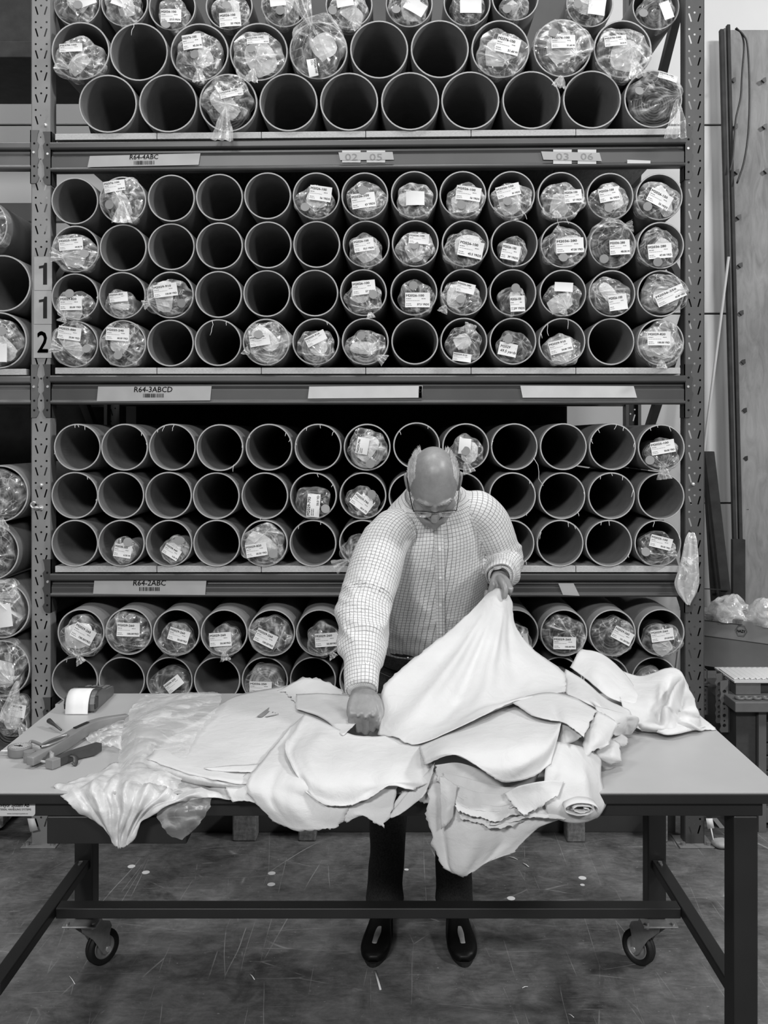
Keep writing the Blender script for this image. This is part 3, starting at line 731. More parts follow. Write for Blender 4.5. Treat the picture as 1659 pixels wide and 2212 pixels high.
# tube, bag centre, bag radii, film, roll (0 dark, 1 pale), label (x, y, angle, width, height, code, quantity), sticker, gather, tail
B = [
 ('1', 0, 165, 8, 44, 44, 2, 0, (186, 0, 20, 40, 26, None, ''), (168, 10), (158, 15), None),
 ('1', 1, 266, 14, 40, 42, 2, 0, (258, 2, -20, 34, 22, None, ''), None, (272, 18), None),
 ('1', 2, 375, 32, 34, 36, 2, 0, (369, 34, 0, 44, 28, 'M2026-100', '57.5 YRDS'), (358, 52), (385, 60), None),
 ('1', 3, 499, 26, 40, 40, 1, 0, (497, 42, 4, 46, 30, 'M2026-100', '53 YRDS'), (489, 11), (520, 50), None),
 ('1', 4, 607, 16, 42, 44, 1, 0, (600, 2, 8, 34, 22, None, ''), (605, 22), (620, 14), None),
 ('1', 5, 754, 22, 40, 42, 2, 0, (745, 2, 10, 36, 24, None, ''), (718, 22), (770, 10), (762, 52, 775, 62)),
 ('1', 6, 881, 14, 42, 42, 1, 0, (897, 14, -30, 46, 28, None, ''), (856, 20), (880, 8), None),
 ('1', 7, 1010, 14, 38, 42, 0, 0, (1017, 10, 0, 46, 36, None, ''), None, (1010, 40), None),
 ('1', 8, 1113, 14, 30, 28, 2, 0, None, (1095, 19), (1120, 20), None),
 ('1', 9, 1268, 16, 42, 40, 1, 0, (1290, 12, -8, 36, 40, None, ''), (1248, 8), (1270, 20), None),
 ('1', 10, 1418, 24, 40, 40, 0, 0, (1440, 22, -70, 38, 22, None, ''), (1390, 28), (1420, 5), None),
 ('2', 0, 172, 128, 55, 46, 2, 0, (153, 103, 3, 50, 18, 'M2376-100', ''), None, (165, 140), (150, 150, 125, 135)),
 ('2', 2, 430, 124, 52, 52, 2, 0, (415, 90, 8, 42, 32, 'M2376-100', '45.50 M'), (420, 117), (425, 150), (430, 150, 432, 178)),
 ('2', 3, 556, 120, 56, 52, 2, 0, (557, 86, 4, 48, 16, 'M2376-100', '45.50 M'), (542, 105), (555, 135), (548, 150, 542, 178)),
 ('2', 4, 686, 98, 60, 66, 1, 0, (675, 146, -80, 38, 20, 'M2026-100', ''), None, (674, 60), (672, 58, 645, -10)),
 ('2', 7, 1083, 116, 54, 52, 2, 0, (1097, 98, -15, 52, 36, 'M2376-100', '51.60 M'), None, (1090, 140), None),
 ('2', 8, 1217, 100, 62, 58, 2, 0, (1217, 90, 1, 52, 28, 'M2376-100', '51.60 M'), (1195, 70), (1240, 125), (1213, 165, 1206, 190)),
 ('2', 9, 1346, 115, 58, 56, 2, 0, (1330, 88, 6, 48, 22, 'M2376-100', '50.50 M'), None, (1360, 110), (1368, 130, 1378, 170)),
 ('3', 2, 491, 213, 54, 50, 1, 0, (500, 201, 12, 50, 16, 'M2376-100', '45.50 M'), None, (491, 232), (489, 232, 482, 305)),
 ('3', 9, 1416, 207, 56, 54, 0, 0, (1443, 166, -18, 42, 14, 'M2376-100', ''), (1381, 196), (1460, 214), (1462, 216, 1460, 300)),
 ('A', 1, 265, 432, 47, 48, 2, 0, (247, 402, 9, 46, 24, 'M2376-100', '20.50 M'), (236, 442), (262, 430), (264, 435, 262, 482)),
 ('A', 5, 680, 437, 42, 36, 1, 0, (692, 418, -8, 48, 32, 'M2026-100', '56 YRDS'), (659, 447), (680, 462), None),
 ('A', 6, 791, 432, 42, 40, 1, 0, (785, 433, 8, 52, 32, 'M2026-100', '63 YRDS'), (783, 410), (795, 462), None),
 ('A', 7, 897, 434, 42, 38, 2, 0, (897, 428, 0, 40, 30, None, ''), None, (900, 420), None),
 ('A', 8, 1006, 435, 42, 38, 2, 0, (1012, 418, -8, 54, 30, 'M2026-100', '56 YRDS'), (996, 442), (1010, 462), None),
 ('A', 9, 1107, 434, 43, 40, 2, 0, (1098, 412, 14, 52, 26, 'M2026-100', '55 YRDS'), (1096, 434), (1118, 440), None),
 ('A', 10, 1215, 435, 47, 40, 2, 0, (1238, 424, 5, 38, 28, 'M2026-100', '57 YRDS'), None, (1215, 440), (1200, 455, 1202, 472)),
 ('A', 11, 1316, 436, 42, 40, 1, 0, (1316, 420, 10, 44, 30, 'M2026-100', '56 YRDS'), (1315, 449), (1312, 465), None),
 ('A', 12, 1421, 434, 48, 40, 1, 0, (1425, 430, -28, 52, 32, 'M2026-150', '55 YRDS'), (1399, 446), (1425, 455), None),
 ('B', 0, 159, 546, 50, 42, 2, 0, (153, 527, 5, 52, 26, 'M2025-100', '44.00 M'), (182, 548), (140, 556), (140, 556, 112, 552)),
 ('B', 6, 790, 542, 36, 37, 1, 0, (786, 529, 8, 44, 28, 'M2026-100', '55.5 YRDS'), None, (790, 550), None),
 ('B', 7, 897, 537, 40, 38, 2, 0, (905, 516, -4, 44, 22, 'M2026-100', ''), (895, 529), (897, 560), None),
 ('B', 8, 1003, 538, 45, 40, 1, 0, (1017, 538, -12, 54, 36, 'M2026-100', '45.5 YRDS'), None, (1000, 520), None),
 ('B', 9, 1108, 542, 30, 32, 1, 0, (1103, 545, -12, 40, 34, 'M2026-100', '39 YRDS'), None, (1108, 515), None),
 ('B', 10, 1217, 534, 47, 42, 1, 0, (1231, 530, 3, 60, 32, 'M2036-280', '47.50 YRD'), (1217, 556), (1210, 498), (1208, 500, 1200, 492)),
 ('B', 11, 1323, 524, 50, 52, 0, 0, (1339, 534, 3, 44, 32, 'M2036-280', '48.00 M'), (1305, 559), (1345, 492), (1345, 492, 1366, 488)),
 ('B', 12, 1423, 536, 42, 42, 1, 0, (1426, 542, 5, 52, 32, 'M2036-280', '47.00 YRD'), (1421, 566), (1425, 505), None),
 ('C', 0, 160, 662, 40, 34, 1, 0, (153, 655, 1, 48, 30, 'M2029-820', '50.00 YRD'), (150, 634), (140, 690), (140, 684, 135, 696)),
 ('C', 1, 260, 657, 33, 30, 1, 1, (256, 642, 6, 40, 20, 'M2029-820', ''), None, (240, 655), None),
 ('C', 2, 362, 643, 51, 40, 1, 0, (357, 627, 8, 52, 28, 'M2029-910', '100.00 YRD'), (392, 655), (322, 655), (325, 655, 310, 660)),
 ('C', 6, 786, 644, 40, 36, 1, 0, (786, 621, 6, 50, 30, 'M2026-100', '57 YRDS'), (806, 636), (800, 680), (799, 675, 802, 688)),
 ('C', 7, 900, 645, 40, 38, 0, 0, (902, 648, 0, 54, 32, 'M2026-100', '57.5 YRDS'), (893, 617), (900, 680), None),
 ('C', 8, 996, 644, 43, 36, 1, 0, (1006, 622, -14, 40, 22, 'M2036-280', ''), (995, 646), (960, 665), (962, 660, 955, 676)),
 ('C', 9, 1107, 650, 30, 32, 1, 0, (1118, 656, 3, 32, 34, 'M2026-100', '39 YRDS'), (1114, 622), (1105, 622), None),
 ('C', 10, 1217, 646, 38, 36, 1, 0, (1218, 620, -3, 40, 20, None, ''), None, (1220, 668), (1220, 668, 1216, 680)),
 ('C', 11, 1317, 639, 46, 38, 2, 0, (1335, 653, 8, 40, 34, 'M2026-100', ''), None, (1280, 635), None),
 ('C', 12, 1437, 634, 50, 42, 1, 1, (1448, 638, 24, 66, 28, 'M2036-250', '43.00 YRD'), None, (1480, 630), None),
 ('D', 0, 158, 744, 50, 46, 1, 0, (150, 720, -8, 50, 28, 'M2025-880', '20.00 YRD'), (187, 753), (140, 755), (138, 755, 112, 748)),
 ('D', 1, 266, 744, 49, 47, 1, 0, (254, 722, -4, 50, 28, 'M2025-240', '60.00 YRD'), (255, 767), (268, 752), None),
 ('D', 4, 576, 740, 50, 46, 1, 1, (561, 735, 10, 44, 24, 'M2029-910', ''), (558, 722), (540, 770), (540, 765, 528, 755)),
 ('D', 5, 683, 750, 40, 38, 1, 1, (682, 731, 26, 46, 22, 'M2029-910', ''), None, (700, 770), None),
 ('D', 6, 790, 750, 42, 38, 1, 1, None, (780, 725), (800, 765), (815, 768, 832, 780)),
 ('D', 8, 1003, 742, 38, 40, 1, 0, (998, 772, -8, 40, 18, 'M2029-910', ''), None, (1010, 730), (1010, 722, 1018, 700)),
 ('D', 9, 1110, 750, 38, 34, 0, 0, (1097, 755, -12, 40, 28, None, ''), (1098, 732), (1125, 740), None),
 ('D', 10, 1215, 757, 38, 36, 1, 1, (1211, 748, 14, 50, 28, 'M2029-910', '50.00 YRD'), None, (1220, 785), None),
 ('D', 12, 1428, 745, 48, 50, 1, 1, (1424, 731, 0, 50, 30, 'M2029-820', '100.00 YRD'), None, (1430, 775), (1428, 778, 1428, 796)),
 ('E', 6, 793, 968, 42, 42, 1, 1, (783, 963, 80, 36, 26, 'M2029-790', ''), (800, 1002), (770, 965), None),
 ('E', 8, 1008, 977, 36, 36, 0, 0, (1004, 964, 85, 34, 26, None, ''), (1006, 974), (1010, 1000), (1005, 998, 1014, 1022)),
 ('E', 12, 1432, 984, 36, 36, 0, 0, (1432, 966, 10, 52, 28, 'M2025-100', '50.00 YRD'), (1404, 994), (1430, 1008), (1430, 1005, 1435, 1035)),
 ('F', 5, 675, 1085, 37, 36, 0, 0, (677, 1092, 86, 50, 28, 'M2029-790', '50.0 YD'), (703, 1099), (665, 1060), None),
 ('F', 6, 783, 1086, 36, 34, 0, 0, (781, 1087, -38, 46, 28, 'M2029-790', '60.0 YD'), (803, 1068), (775, 1110), None),
 ('G', 1, 268, 1190, 27, 28, 1, 1, (265, 1190, -10, 38, 28, 'M2038-350', '6.50 M'), (276, 1171), (268, 1210), None),
 ('G', 2, 377, 1188, 29, 30, 1, 1, (371, 1192, -32, 38, 24, 'M2038-440', '4.50 M'), (386, 1168), (375, 1160), None),
 ('G', 4, 569, 1178, 47, 46, 1, 1, (554, 1188, 9, 46, 28, 'M2029-820', '50.50 YRD'), (590, 1196), (580, 1145), None),
 ('G', 6, 775, 1192, 40, 34, 0, 0, None, None, (755, 1210), (750, 1210, 722, 1226)),
 ('G', 12, 1420, 1187, 40, 36, 0, 0, (1428, 1172, -14, 48, 26, 'M2025-100', '50.00 YRD'), (1395, 1192), (1440, 1200), (1440, 1195, 1460, 1192)),
 ('H', 0, 175, 1378, 46, 44, 0, 0, (180, 1369, -30, 50, 34, 'M2029-260', '100.00YRD'), None, (172, 1412), (170, 1415, 178, 1432)),
 ('H', 1, 276, 1366, 47, 42, 0, 0, (277, 1360, -2, 50, 30, 'M2029-260', '100.00YRD'), None, (270, 1390), None),
 ('H', 2, 380, 1384, 38, 36, 0, 0, (386, 1373, -17, 46, 28, 'M2029-260', '50.00YRD'), None, (385, 1400), None),
 ('H', 3, 484, 1388, 36, 34, 0, 0, (476, 1381, 4, 48, 30, 'M2029-260', '50.00YRD'), None, (485, 1405), (484, 1408, 488, 1426)),
 ('H', 4, 584, 1374, 46, 43, 0, 0, (574, 1379, -26, 48, 30, 'M2029-260', '100.50YRD'), None, (600, 1395), None),
 ('H', 5, 698, 1384, 36, 36, 0, 0, (705, 1382, 4, 50, 30, 'M2029-260', '50.00YRD'), None, (700, 1410), (715, 1408, 722, 1420)),
 ('H', 9, 1112, 1385, 36, 36, 0, 0, (1119, 1386, 10, 46, 30, 'M2029-260', '49.00YRD'), None, (1110, 1410), None),
 ('H', 10, 1218, 1374, 46, 44, 0, 0, (1220, 1389, -1, 50, 27, 'M2029-260', '100.00YRD'), None, (1222, 1360), None),
 ('H', 11, 1324, 1376, 46, 42, 0, 0, (1345, 1373, -28, 46, 28, 'M2029-260', '101.50YRD'), None, (1310, 1355), None),
 ('H', 12, 1433, 1384, 40, 36, 0, 0, (1431, 1372, 8, 50, 26, 'M2029-260', '59.50YRD'), None, (1445, 1398), None),
 ('I', 2, 366, 1482, 42, 40, 0, 0, (375, 1478, 38, 40, 24, 'M2036-250', ''), None, (350, 1490), None),
 ('I', 4, 572, 1482, 44, 42, 0, 1, (563, 1485, -2, 48, 26, 'M2036-250', '41.00 M'), None, (580, 1465), None),
 ('I', 10, 1206, 1482, 42, 38, 0, 0, None, None, (1206, 1470), None),
 ('I', 12, 1412, 1484, 40, 38, 0, 1, None, None, (1405, 1490), None),
 ('L', 0, -42, 492, 56, 56, 1, 0, None, None, (-20, 480), None),
 ('L', 2, -4, 740, 52, 52, 1, 0, (0, 762, 0, 30, 40, None, ''), (4, 715), (20, 740), None),
 ('L', 3, -2, 1070, 54, 54, 0, 0, None, None, (5, 1120), (5, 1118, 8, 1148)),
 ('L', 4, -18, 1196, 50, 52, 0, 0, None, None, (-5, 1200), None),
 ('L', 5, 0, 1312, 50, 60, 2, 1, (8, 1330, 8, 34, 50, None, ''), None, (0, 1290), None),
 ('L', 6, 4, 1440, 54, 56, 1, 0, None, None, (45, 1480), (40, 1470, 20, 1560)),
 ('L', 7, 20, 1545, 40, 46, 1, 0, (38, 1535, -10, 34, 28, 'M2026-100', ''), None, (50, 1575), (45, 1560, 60, 1590)),
]
HASROLL = set()
used_labels = set()
for bi, (rk, i, cx, cy, rx, ry, fm, pale, lab, stk, gat, tail) in enumerate(B):
    tube, R = TUBES[rk, i]; HASROLL.add((rk, i))
    s = FPX/tube.location.y; Yf = tube.location.y-.004
    c = P(cx, cy, Yf)
    Rx, Rz = rx/s, ry/s
    # the roll inside the tube rests on the tube's bottom
    ri = R-.0085
    rr = min(Rx, Rz)*.86
    rc = Vector((max(-(ri-rr), min(ri-rr, c.x-tube.location.x))*.9, 0, -(ri-rr)*.96))
    rc.z = -math.sqrt(max(1e-6, (ri-rr)**2-rc.x**2))*.97
    root = empty('bagged_leather_roll', (tube.location.x+rc.x, Yf, tube.location.z-ri), '', 'leather roll', 'bagged leather rolls in the tubes')
    code = lab[5] if lab and lab[5] else None
    lb = 'bagged leather roll%s, %s from left in the %s' % (' labelled '+code if code else '', ORD[i], ROWN[rk]) if rk != 'L' else 'bagged leather roll in the %s wide tube of the left bay' % HIGH[i]
    root['label'] = lb
    rcw = Vector((tube.location.x+rc.x, Yf+.022, tube.location.z+rc.z))
    g = G(); rp = [(rr, .6), (rr, .004), (rr*.97, 0)]
    rnd = random.Random(bi)
    q = rr*.97
    while q > .012:                                                 # wound layers seen at the end of the roll
        rp += [(q, rnd.uniform(-.004, .003)), (q-.004, rnd.uniform(-.004, .003)), (q-.0095, rnd.uniform(-.002, .004)), (q-.0098, .005), (q-.0108, .005)]; q -= .011
    lathe(g, rp, rcw, (0, 1, 0), 32); mk('roll', g, M['roll_pale' if pale else 'roll'], root)
    g = G(); gv = P(gat[0], gat[1], Yf)-c; gv.y = 0
    L = math.hypot(gv.x/Rx, gv.z/Rz)
    if L > .8: gv *= .8/L
    # stay inside the tube mouth behind the rim
    prot = .030+.014*rnd.random()+(.02 if (rk, i) in (('C', 12), ('2', 4), ('3', 9), ('D', 12), ('A', 1)) else 0)
    bag_mesh(g, c, Rx, Rz, gv, prot, bi+1, deep=.05, amp=1.0 if rx < 50 else 1.2)
    if tail:
        ruffle(g, P(tail[0], tail[1], Yf-prot*.9), P(tail[2], tail[3], Yf-prot*.9-.01), .006, min(.05, .012+.35*math.hypot(tail[2]-tail[0], tail[3]-tail[1])/s), bi)
    mk('plastic_bag', g, M[('film', 'film_mid', 'film_white')[fm]], root)
    if fm or bi % 3 == 0:                                           # crumpled paper showing through the film
        g = G(); nn_ = 7; a0 = rnd.uniform(0, 6.3); pw, ph = Rx*rnd.uniform(.42, .72), Rz*rnd.uniform(.35, .62); ox, oz = Rx*rnd.uniform(-.25, .25), Rz*rnd.uniform(-.3, .2); ca, sa = math.cos(a0), math.sin(a0)
        for j in range(nn_):
            for i in range(nn_):
                u, v = i/(nn_-1)*2-1, j/(nn_-1)*2-1; u, v = u*pw*(1-.25*v*v*rnd.random()), v*ph*(1-.25*u*u)
                x, z = ox+u*ca-v*sa, oz+u*sa+v*ca
                g.v.append(c+Vector((x, -prot*.62+prot*.75*((x/Rx)**2+(z/Rz)**2)+.010*nz(x, 0, z, 28, bi), z)))
        g.f = [(j*nn_+i, j*nn_+i+1, (j+1)*nn_+i+1, (j+1)*nn_+i) for j in range(nn_-1) for i in range(nn_-1)]; g.sm = [False]*len(g.f)
        mk('inner_paper', g, M['tissue'], root)
    Yl = Yf-prot*.75-.012
    if lab:
        lx, ly, an, lw, lh, cd, qt = lab
        k = Yl/RY
        printed_label(root, P(lx, ly, Yl), lw/s*k, lh/s*k, an, cd, qt, bi, small=(abs(an) > 60 and cd is not None), hand=('M2029 ', '49.5 yards') if (rk, i) == ('D', 9) else None)
    if stk:
        g = G(); p = P(stk[0], stk[1], Yl-.004); tl = Vector((rnd.uniform(-.3, .3), -1, rnd.uniform(-.1, .35))).normalized(); r_ = 9.6/s
        cyl(g, p, p+tl*.0008, r_, n=24); mk('round_sticker', g, M['sticker'], root)
for (rk, i), (o, r) in TUBES.items():
    full = (rk, i) in HASROLL
    if rk == 'L': lb = '%s wide cardboard tube of the left bay, %s' % (HIGH[i], 'filled' if full else 'empty')
    else: lb = '%s cardboard tube, %s from left in the %s' % ('filled' if full else 'empty', ORD[i], ROWN[rk])
    tag(o, lb, 'cardboard tube', 'cardboard tubes stored on the rack' if rk != 'L' else 'cardboard tubes of the left bay')
# ---------------------------------------------------------------- work table on castors
TXL, TXR, TYF, TYB = -1.072, .957, 2.322, 3.22
table = empty('work_table', (-.06, 2.77, 0), 'long work table with pale top and dark steel frame on castors, under the hides', 'table')
g = G(); box(g, TXL, TXR, TYF, TYB, TZ-.002, TZ); box(g, TXL, TXR, TYF+.0005, TYB-.0005, TZ-.0045, TZ-.002)
tp = mk('table_top', g, M['laminate'], table, bevel=.001)
g = G(); box(g, TXL+.0005, TXR-.0005, TYF+.0006, TYB-.001, TZ-.029, TZ-.0046); mk('edge_band', g, M['table_frame'], tp, bevel=.002)
FX0, FX1, FY0, FY1 = -1.056, .908, TYF+.018, TYB-.02
g = G(); box(g, FX0, FX1, FY0, FY0+.035, .835, TZ-.030); mk('front_rail', g, M['table_frame'], table, bevel=.003)
g = G(); box(g, FX0, FX1, FY1-.035, FY1, .835, TZ-.030); mk('rear_rail', g, M['table_frame'], table, bevel=.003)
for x in (FX0, FX1-.035):
    g = G(); box(g, x, x+.035, FY0+.0355, FY1-.0355, .835, TZ-.030); mk('side_rail', g, M['table_frame'], table, bevel=.003)
LEGS = []
for lx, ly in ((-1.052, FY0+.004), (-1.034, FY1-.074), (.838, FY0+.004), (.838, FY1-.074)):
    if True:
        g = G(); box(g, lx, lx+.060, ly, ly+.07, .188, .834)
        LEGS.append((mk('leg', g, M['table_frame'], table, bevel=.004), lx+.03, ly+.035))
for lx in (-1.024, .850):
    g = G(); box(g, lx, lx+.040, FY0+.0745, FY1-.0745, .352, .383); st = mk('side_stretcher', g, M['table_frame'], table, bevel=.003)
    g = G(); x_ = lx+.02; cyl(g, (x_, FY1-.10, .383), (x_, FY1-.10, .388), .007, n=6); cyl(g, (x_, FY1-.115, .383), (x_, FY1-.115, .387), .005, n=6); mk('bolt', g, M['zinc'], st)
g = G(); box(g, -.9835, .8495, 2.806, 2.855, .350, .381); mk('cross_bar', g, M['table_frame'], table, bevel=.003)
# shallow drawer box under the front rail, left
g = G(); box(g, -.842, -.50, FY0+.002, FY0+.40, .766, .834); mk('drawer_box', g, M['table_frame'], table, bevel=.003)
# castors: plate, four bolts, fork, tyre, rim, axle
def castor(cx, cy, heading):
    R_ = .0585; h = Vector((math.cos(heading), math.sin(heading), 0)); s = Vector((-h.y, h.x, 0)); up = Vector((0, 0, 1))
    top = Vector((cx, cy-.022, .187)); ax = Vector((cx, cy, 0))+h*.060; ax.z = R_; cy -= .0; piv = Vector((cx, cy-.010, 0))
    g = G(); obox(g, top-up*.003, Vector((.056, 0, 0)), Vector((0, .060, 0)), up*.003); c = mk('castor', g, M['zinc'], table, bevel=.002)
    for i in (-1, 1):
        for j in (-1, 1):
            g = G(); b = top+Vector((i*.042, j*.045, -.006)); cyl(g, b, b-up*.007, .0075, n=6); mk('plate_bolt', g, M['zinc'], c)
            g = G(); b = top+Vector((i*.042, j*.045, 0)); cyl(g, b, b+up*.007, .007, n=6); mk('plate_nut', g, M['zinc'], c)
    g = G(); cyl(g, top-up*.006, top-up*.016, .030, n=20)
    for k in (-1, 1):
        q = [(-.034, .172), (.024, .172), (.074, .150), (.082, .132), (.074, .110), (.072, R_-.010), (.060, R_-.016), (.048, R_-.008), (.012, .110), (-.030, .152)]
        prism(g, q, lambda x, y: piv+up*y+h*x+s*(k*.024), s*(k*.003))
    obox(g, piv+up*.172-h*.003, h*.034, s*.026, up*.002); mk('fork', g, M['zinc'], c, bevel=.001)
    g = G(); lathe(g, [(.038, -.013), (.051, -.017), (.0565, -.014), (.0565, -.0100), (R_, -.009), (R_, -.004), (.0568, -.003), (.0568, .003), (R_, .004), (R_, .009), (.0565, .0100), (.0565, .014), (.051, .017), (.038, .013), (.038, -.013)], ax, s, 40)
    w = mk('tyre', g, M['rubber'], c)
    g = G(); lathe(g, [(.010, -.016), (.014, -.016), (.022, -.008), (.030, -.008), (.034, -.013), (.0378, -.014), (.0378, .014), (.034, .013), (.030, .008), (.022, .008), (.014, .016), (.010, .016)], ax, s, 32); mk('wheel_rim', g, M['zinc'], c)
    g = G(); cyl(g, ax-s*.032, ax+s*.032, .0055, n=10); cyl(g, ax-s*.036, ax-s*.030, .010, n=6); cyl(g, ax+s*.030, ax+s*.036, .010, n=6); mk('axle_bolt', g, M['bolt'], c)
for i, (o_, cx, cy) in enumerate(LEGS): castor(cx, cy, (.9, .90, 2.2, 2.30)[i])
# maker's plate on the front rail
Yp = FY0-.0015; a, b = P(-170, 1730, Yp), P(76, 1763, Yp)
g = G(); r_ = .008; pts = []
for cx, cz, a0 in ((b.x-r_, b.z+r_, -90), (b.x-r_, a.z-r_, 0), (a.x+r_, a.z-r_, 90), (a.x+r_, b.z+r_, 180)):
    for k in range(6): t = math.radians(a0+18*k); pts.append((cx+r_*math.cos(t), cz+r_*math.sin(t)))
prism(g, pts, lambda x, y: (x, Yp, y), (0, .0014, 0)); mp = mk('name_plate', g, M['tape2'], table, label='pale name plate with three lines of lettering')
g = G(); f = lambda x, y: P(x, -y, Yp-.0008)
put_text(g, 'Conveyor System AB', f, 63, -1743, h=9, w=76, bold=.02, shear=.22, align=1)
put_text(g, 'MATERIAL HANDLING SYSTEMS', f, 67, -1750.5, h=4.2, w=75, bold=.01, align=1)
put_text(g, 'www.conveyorsystem.se', f, 60, -1759, h=3.4, w=45, align=1); mk('lettering', g, M['ink'], mp)
# ---------------------------------------------------------------- leather hides on the table
def pt(e):
    x, y, v = e
    return P(x, y, v) if v > 1.2 else T(x, y, v)
def surf(rows, mu=8, mv=8):
    A = np.array([[pt(e) for e in r] for r in rows], float)
    B_ = np.array([crspline(list(r), mu) for r in A]); C = np.array([crspline(list(B_[:, j]), mv) for j in range(B_.shape[1])])
    return np.transpose(C, (1, 0, 2))                              # [v along rows][u along columns]
def sheet(name, rows, mat, label, cat='leather hide', group='white leather hides heaped on the table', mu=8, mv=8, rag=.003, wob=.0025, folds=(), seed=1, thick=.0018, parent=None, fs=9.0, edges='tblr', solid=True):
    S = surf(rows, mu, mv); n, m = S.shape[:2]
    du = np.gradient(S, axis=1); dv = np.gradient(S, axis=0)
    N = np.cross(du, dv); N /= np.maximum(np.linalg.norm(N, axis=2, keepdims=True), 1e-9)
    for u0, u1, w, amp, va, vb in folds:                           # ridges running from (u0 at v=0) to (u1 at v=1)
        for i in range(n):
            v = i/(n-1); e = np.clip((v-va)/max(.05, (vb-va)*.3), 0, 1)*np.clip((vb-v)/max(.05, (vb-va)*.35), 0, 1)
            if e <= 0: continue
            c = u0+(u1-u0)*v
            for j in range(m):
                d = (j/(m-1)-c)/w
                S[i, j] += N[i, j]*amp*e*math.exp(-d*d)
    for i in range(n):
        for j in range(m):
            p = S[i, j]; d = wob*(nz(p[0], p[1], p[2], fs, seed)+.5*nz(p[0], p[1], p[2], fs*2.6, seed+1)+(1.1*(rid(nz(p[0], p[1], p[2], fs*1.3, seed+4))**2-.3) if 'film' in str(mat) else 0))
            S[i, j] += N[i, j]*d
    def ragged(i, j, di, dj, k):
        t = S[i, j]-S[i+di, j+dj]; L = np.linalg.norm(t); t = t/max(L, 1e-6)
        S[i, j] += t*rag*(1.2*noise.noise(Vector((k*.9, seed*3.3, .5)))+.9*noise.noise(Vector((k*.33, seed*5.1, 2.5))))
    if rag:
        for j in range(m):
            if 't' in edges: ragged(0, j, 1, 0, j+.3)
            if 'b' in edges: ragged(n-1, j, -1, 0, j+77.3)
        for i in range(n):
            if 'l' in edges: ragged(i, 0, 0, 1, i+31.3)
            if 'r' in edges: ragged(i, m-1, 0, -1, i+51.3)
    g = G()
    if 'film' in str(mat): g.at = [float(min(1, 1.1*rid(nz(S[i, j][0], S[i, j][1], S[i, j][2], fs*1.3, seed+4))**2)) for i in range(n) for j in range(m)]
    g.add([Vector(S[i, j]) for i in range(n) for j in range(m)], [(i*m+j, (i+1)*m+j, (i+1)*m+j+1, i*m+j+1) for i in range(n-1) for j in range(m-1)])
    ms = [M[k] for k in mat] if isinstance(mat, (list, tuple)) else M[mat]
    c = S.reshape(-1, 3); base = (float(c[:, 0].mean()), float(c[:, 1].mean()), float(c[:, 2].min()))
    o = mk(name, g, ms, parent, loc=None if parent else base, solid=thick if solid else 0, offset=0)
    if parent is None: tag(o, label, cat, group)
    return o
LEA = ('leather', 'suede')
def hide(rows, label, **k): return sheet('leather_hide', rows, LEA, label, **k)
# wide flat hide on the left, its front edge turned under
hide([[(440, 1548, .022), (510, 1503, .03), (580, 1488, .04), (660, 1478, .05), (740, 1490, .05)],
      [(395, 1575, .027), (480, 1545, .036), (570, 1530, .045), (660, 1530, .05), (740, 1540, .048)],
      [(352, 1602, .032), (440, 1600, .036), (550, 1590, .04), (640, 1590, .044), (720, 1600, .04)],
      [(330, 1626, .046), (430, 1640, .040), (530, 1640, .034), (620, 1650, .030), (700, 1660, .026)],
      [(316, 1640, .044), (400, 1670, .037), (480, 1688, .028), (560, 1699, .016), (640, 1704, .012)]],
     'broad flat white hide on the left of the heap, its front edge turned under', seed=3, rag=.004)
o_ = bpy.data.objects['leather_hide']
sheet('turned_under_edge', [[(318, 1641, .0425), (402, 1671, .0355), (482, 1689, .0265), (556, 1699, .0150)], [(316, 1650, .034), (400, 1680, .028), (482, 1696, .020), (556, 1703, .010)],
      [(330, 1664, .016), (408, 1690, .013), (484, 1702, .009), (552, 1706, .005)], [(370, 1668, .004), (425, 1688, .004), (486, 1700, .003), (548, 1704, .003)]], 'suede', None, parent=o_, seed=4, rag=.002, mu=8, mv=6, edges='b')
g = G()                                                             # grey stamp on the flat hide
f = lambda x, y: T(x, y, .0465)
for k, (xa, ya, xb, yb, w) in enumerate(((606, 1514, 560, 1549, 6), (603, 1526, 588, 1540, 1.2), (612, 1524, 594, 1541, 1.2), (600, 1543, 574, 1549, 3), (616, 1533, 600, 1543, 1))):
    g.add([f(xa-w, ya), f(xa+w, ya+1), f(xb+w, yb), f(xb-w, yb-1)], [(0, 1, 2, 3)], False)
mk('stamp_mark', g, M['ink_soft'], o_)
hide([[(440, 1660, .040), (500, 1655, .040), (560, 1650, .042), (620, 1640, .044)],
      [(455, 1664, .037), (505, 1665, .036), (555, 1664, .037), (615, 1660, .040)],
      [(470, 1664, .036), (508, 1668, .034), (552, 1668, .034), (612, 1668, .036)]], 'narrow strip of white hide with a dark slit edge on the broad flat hide', seed=5, mu=6, mv=4, rag=.002)
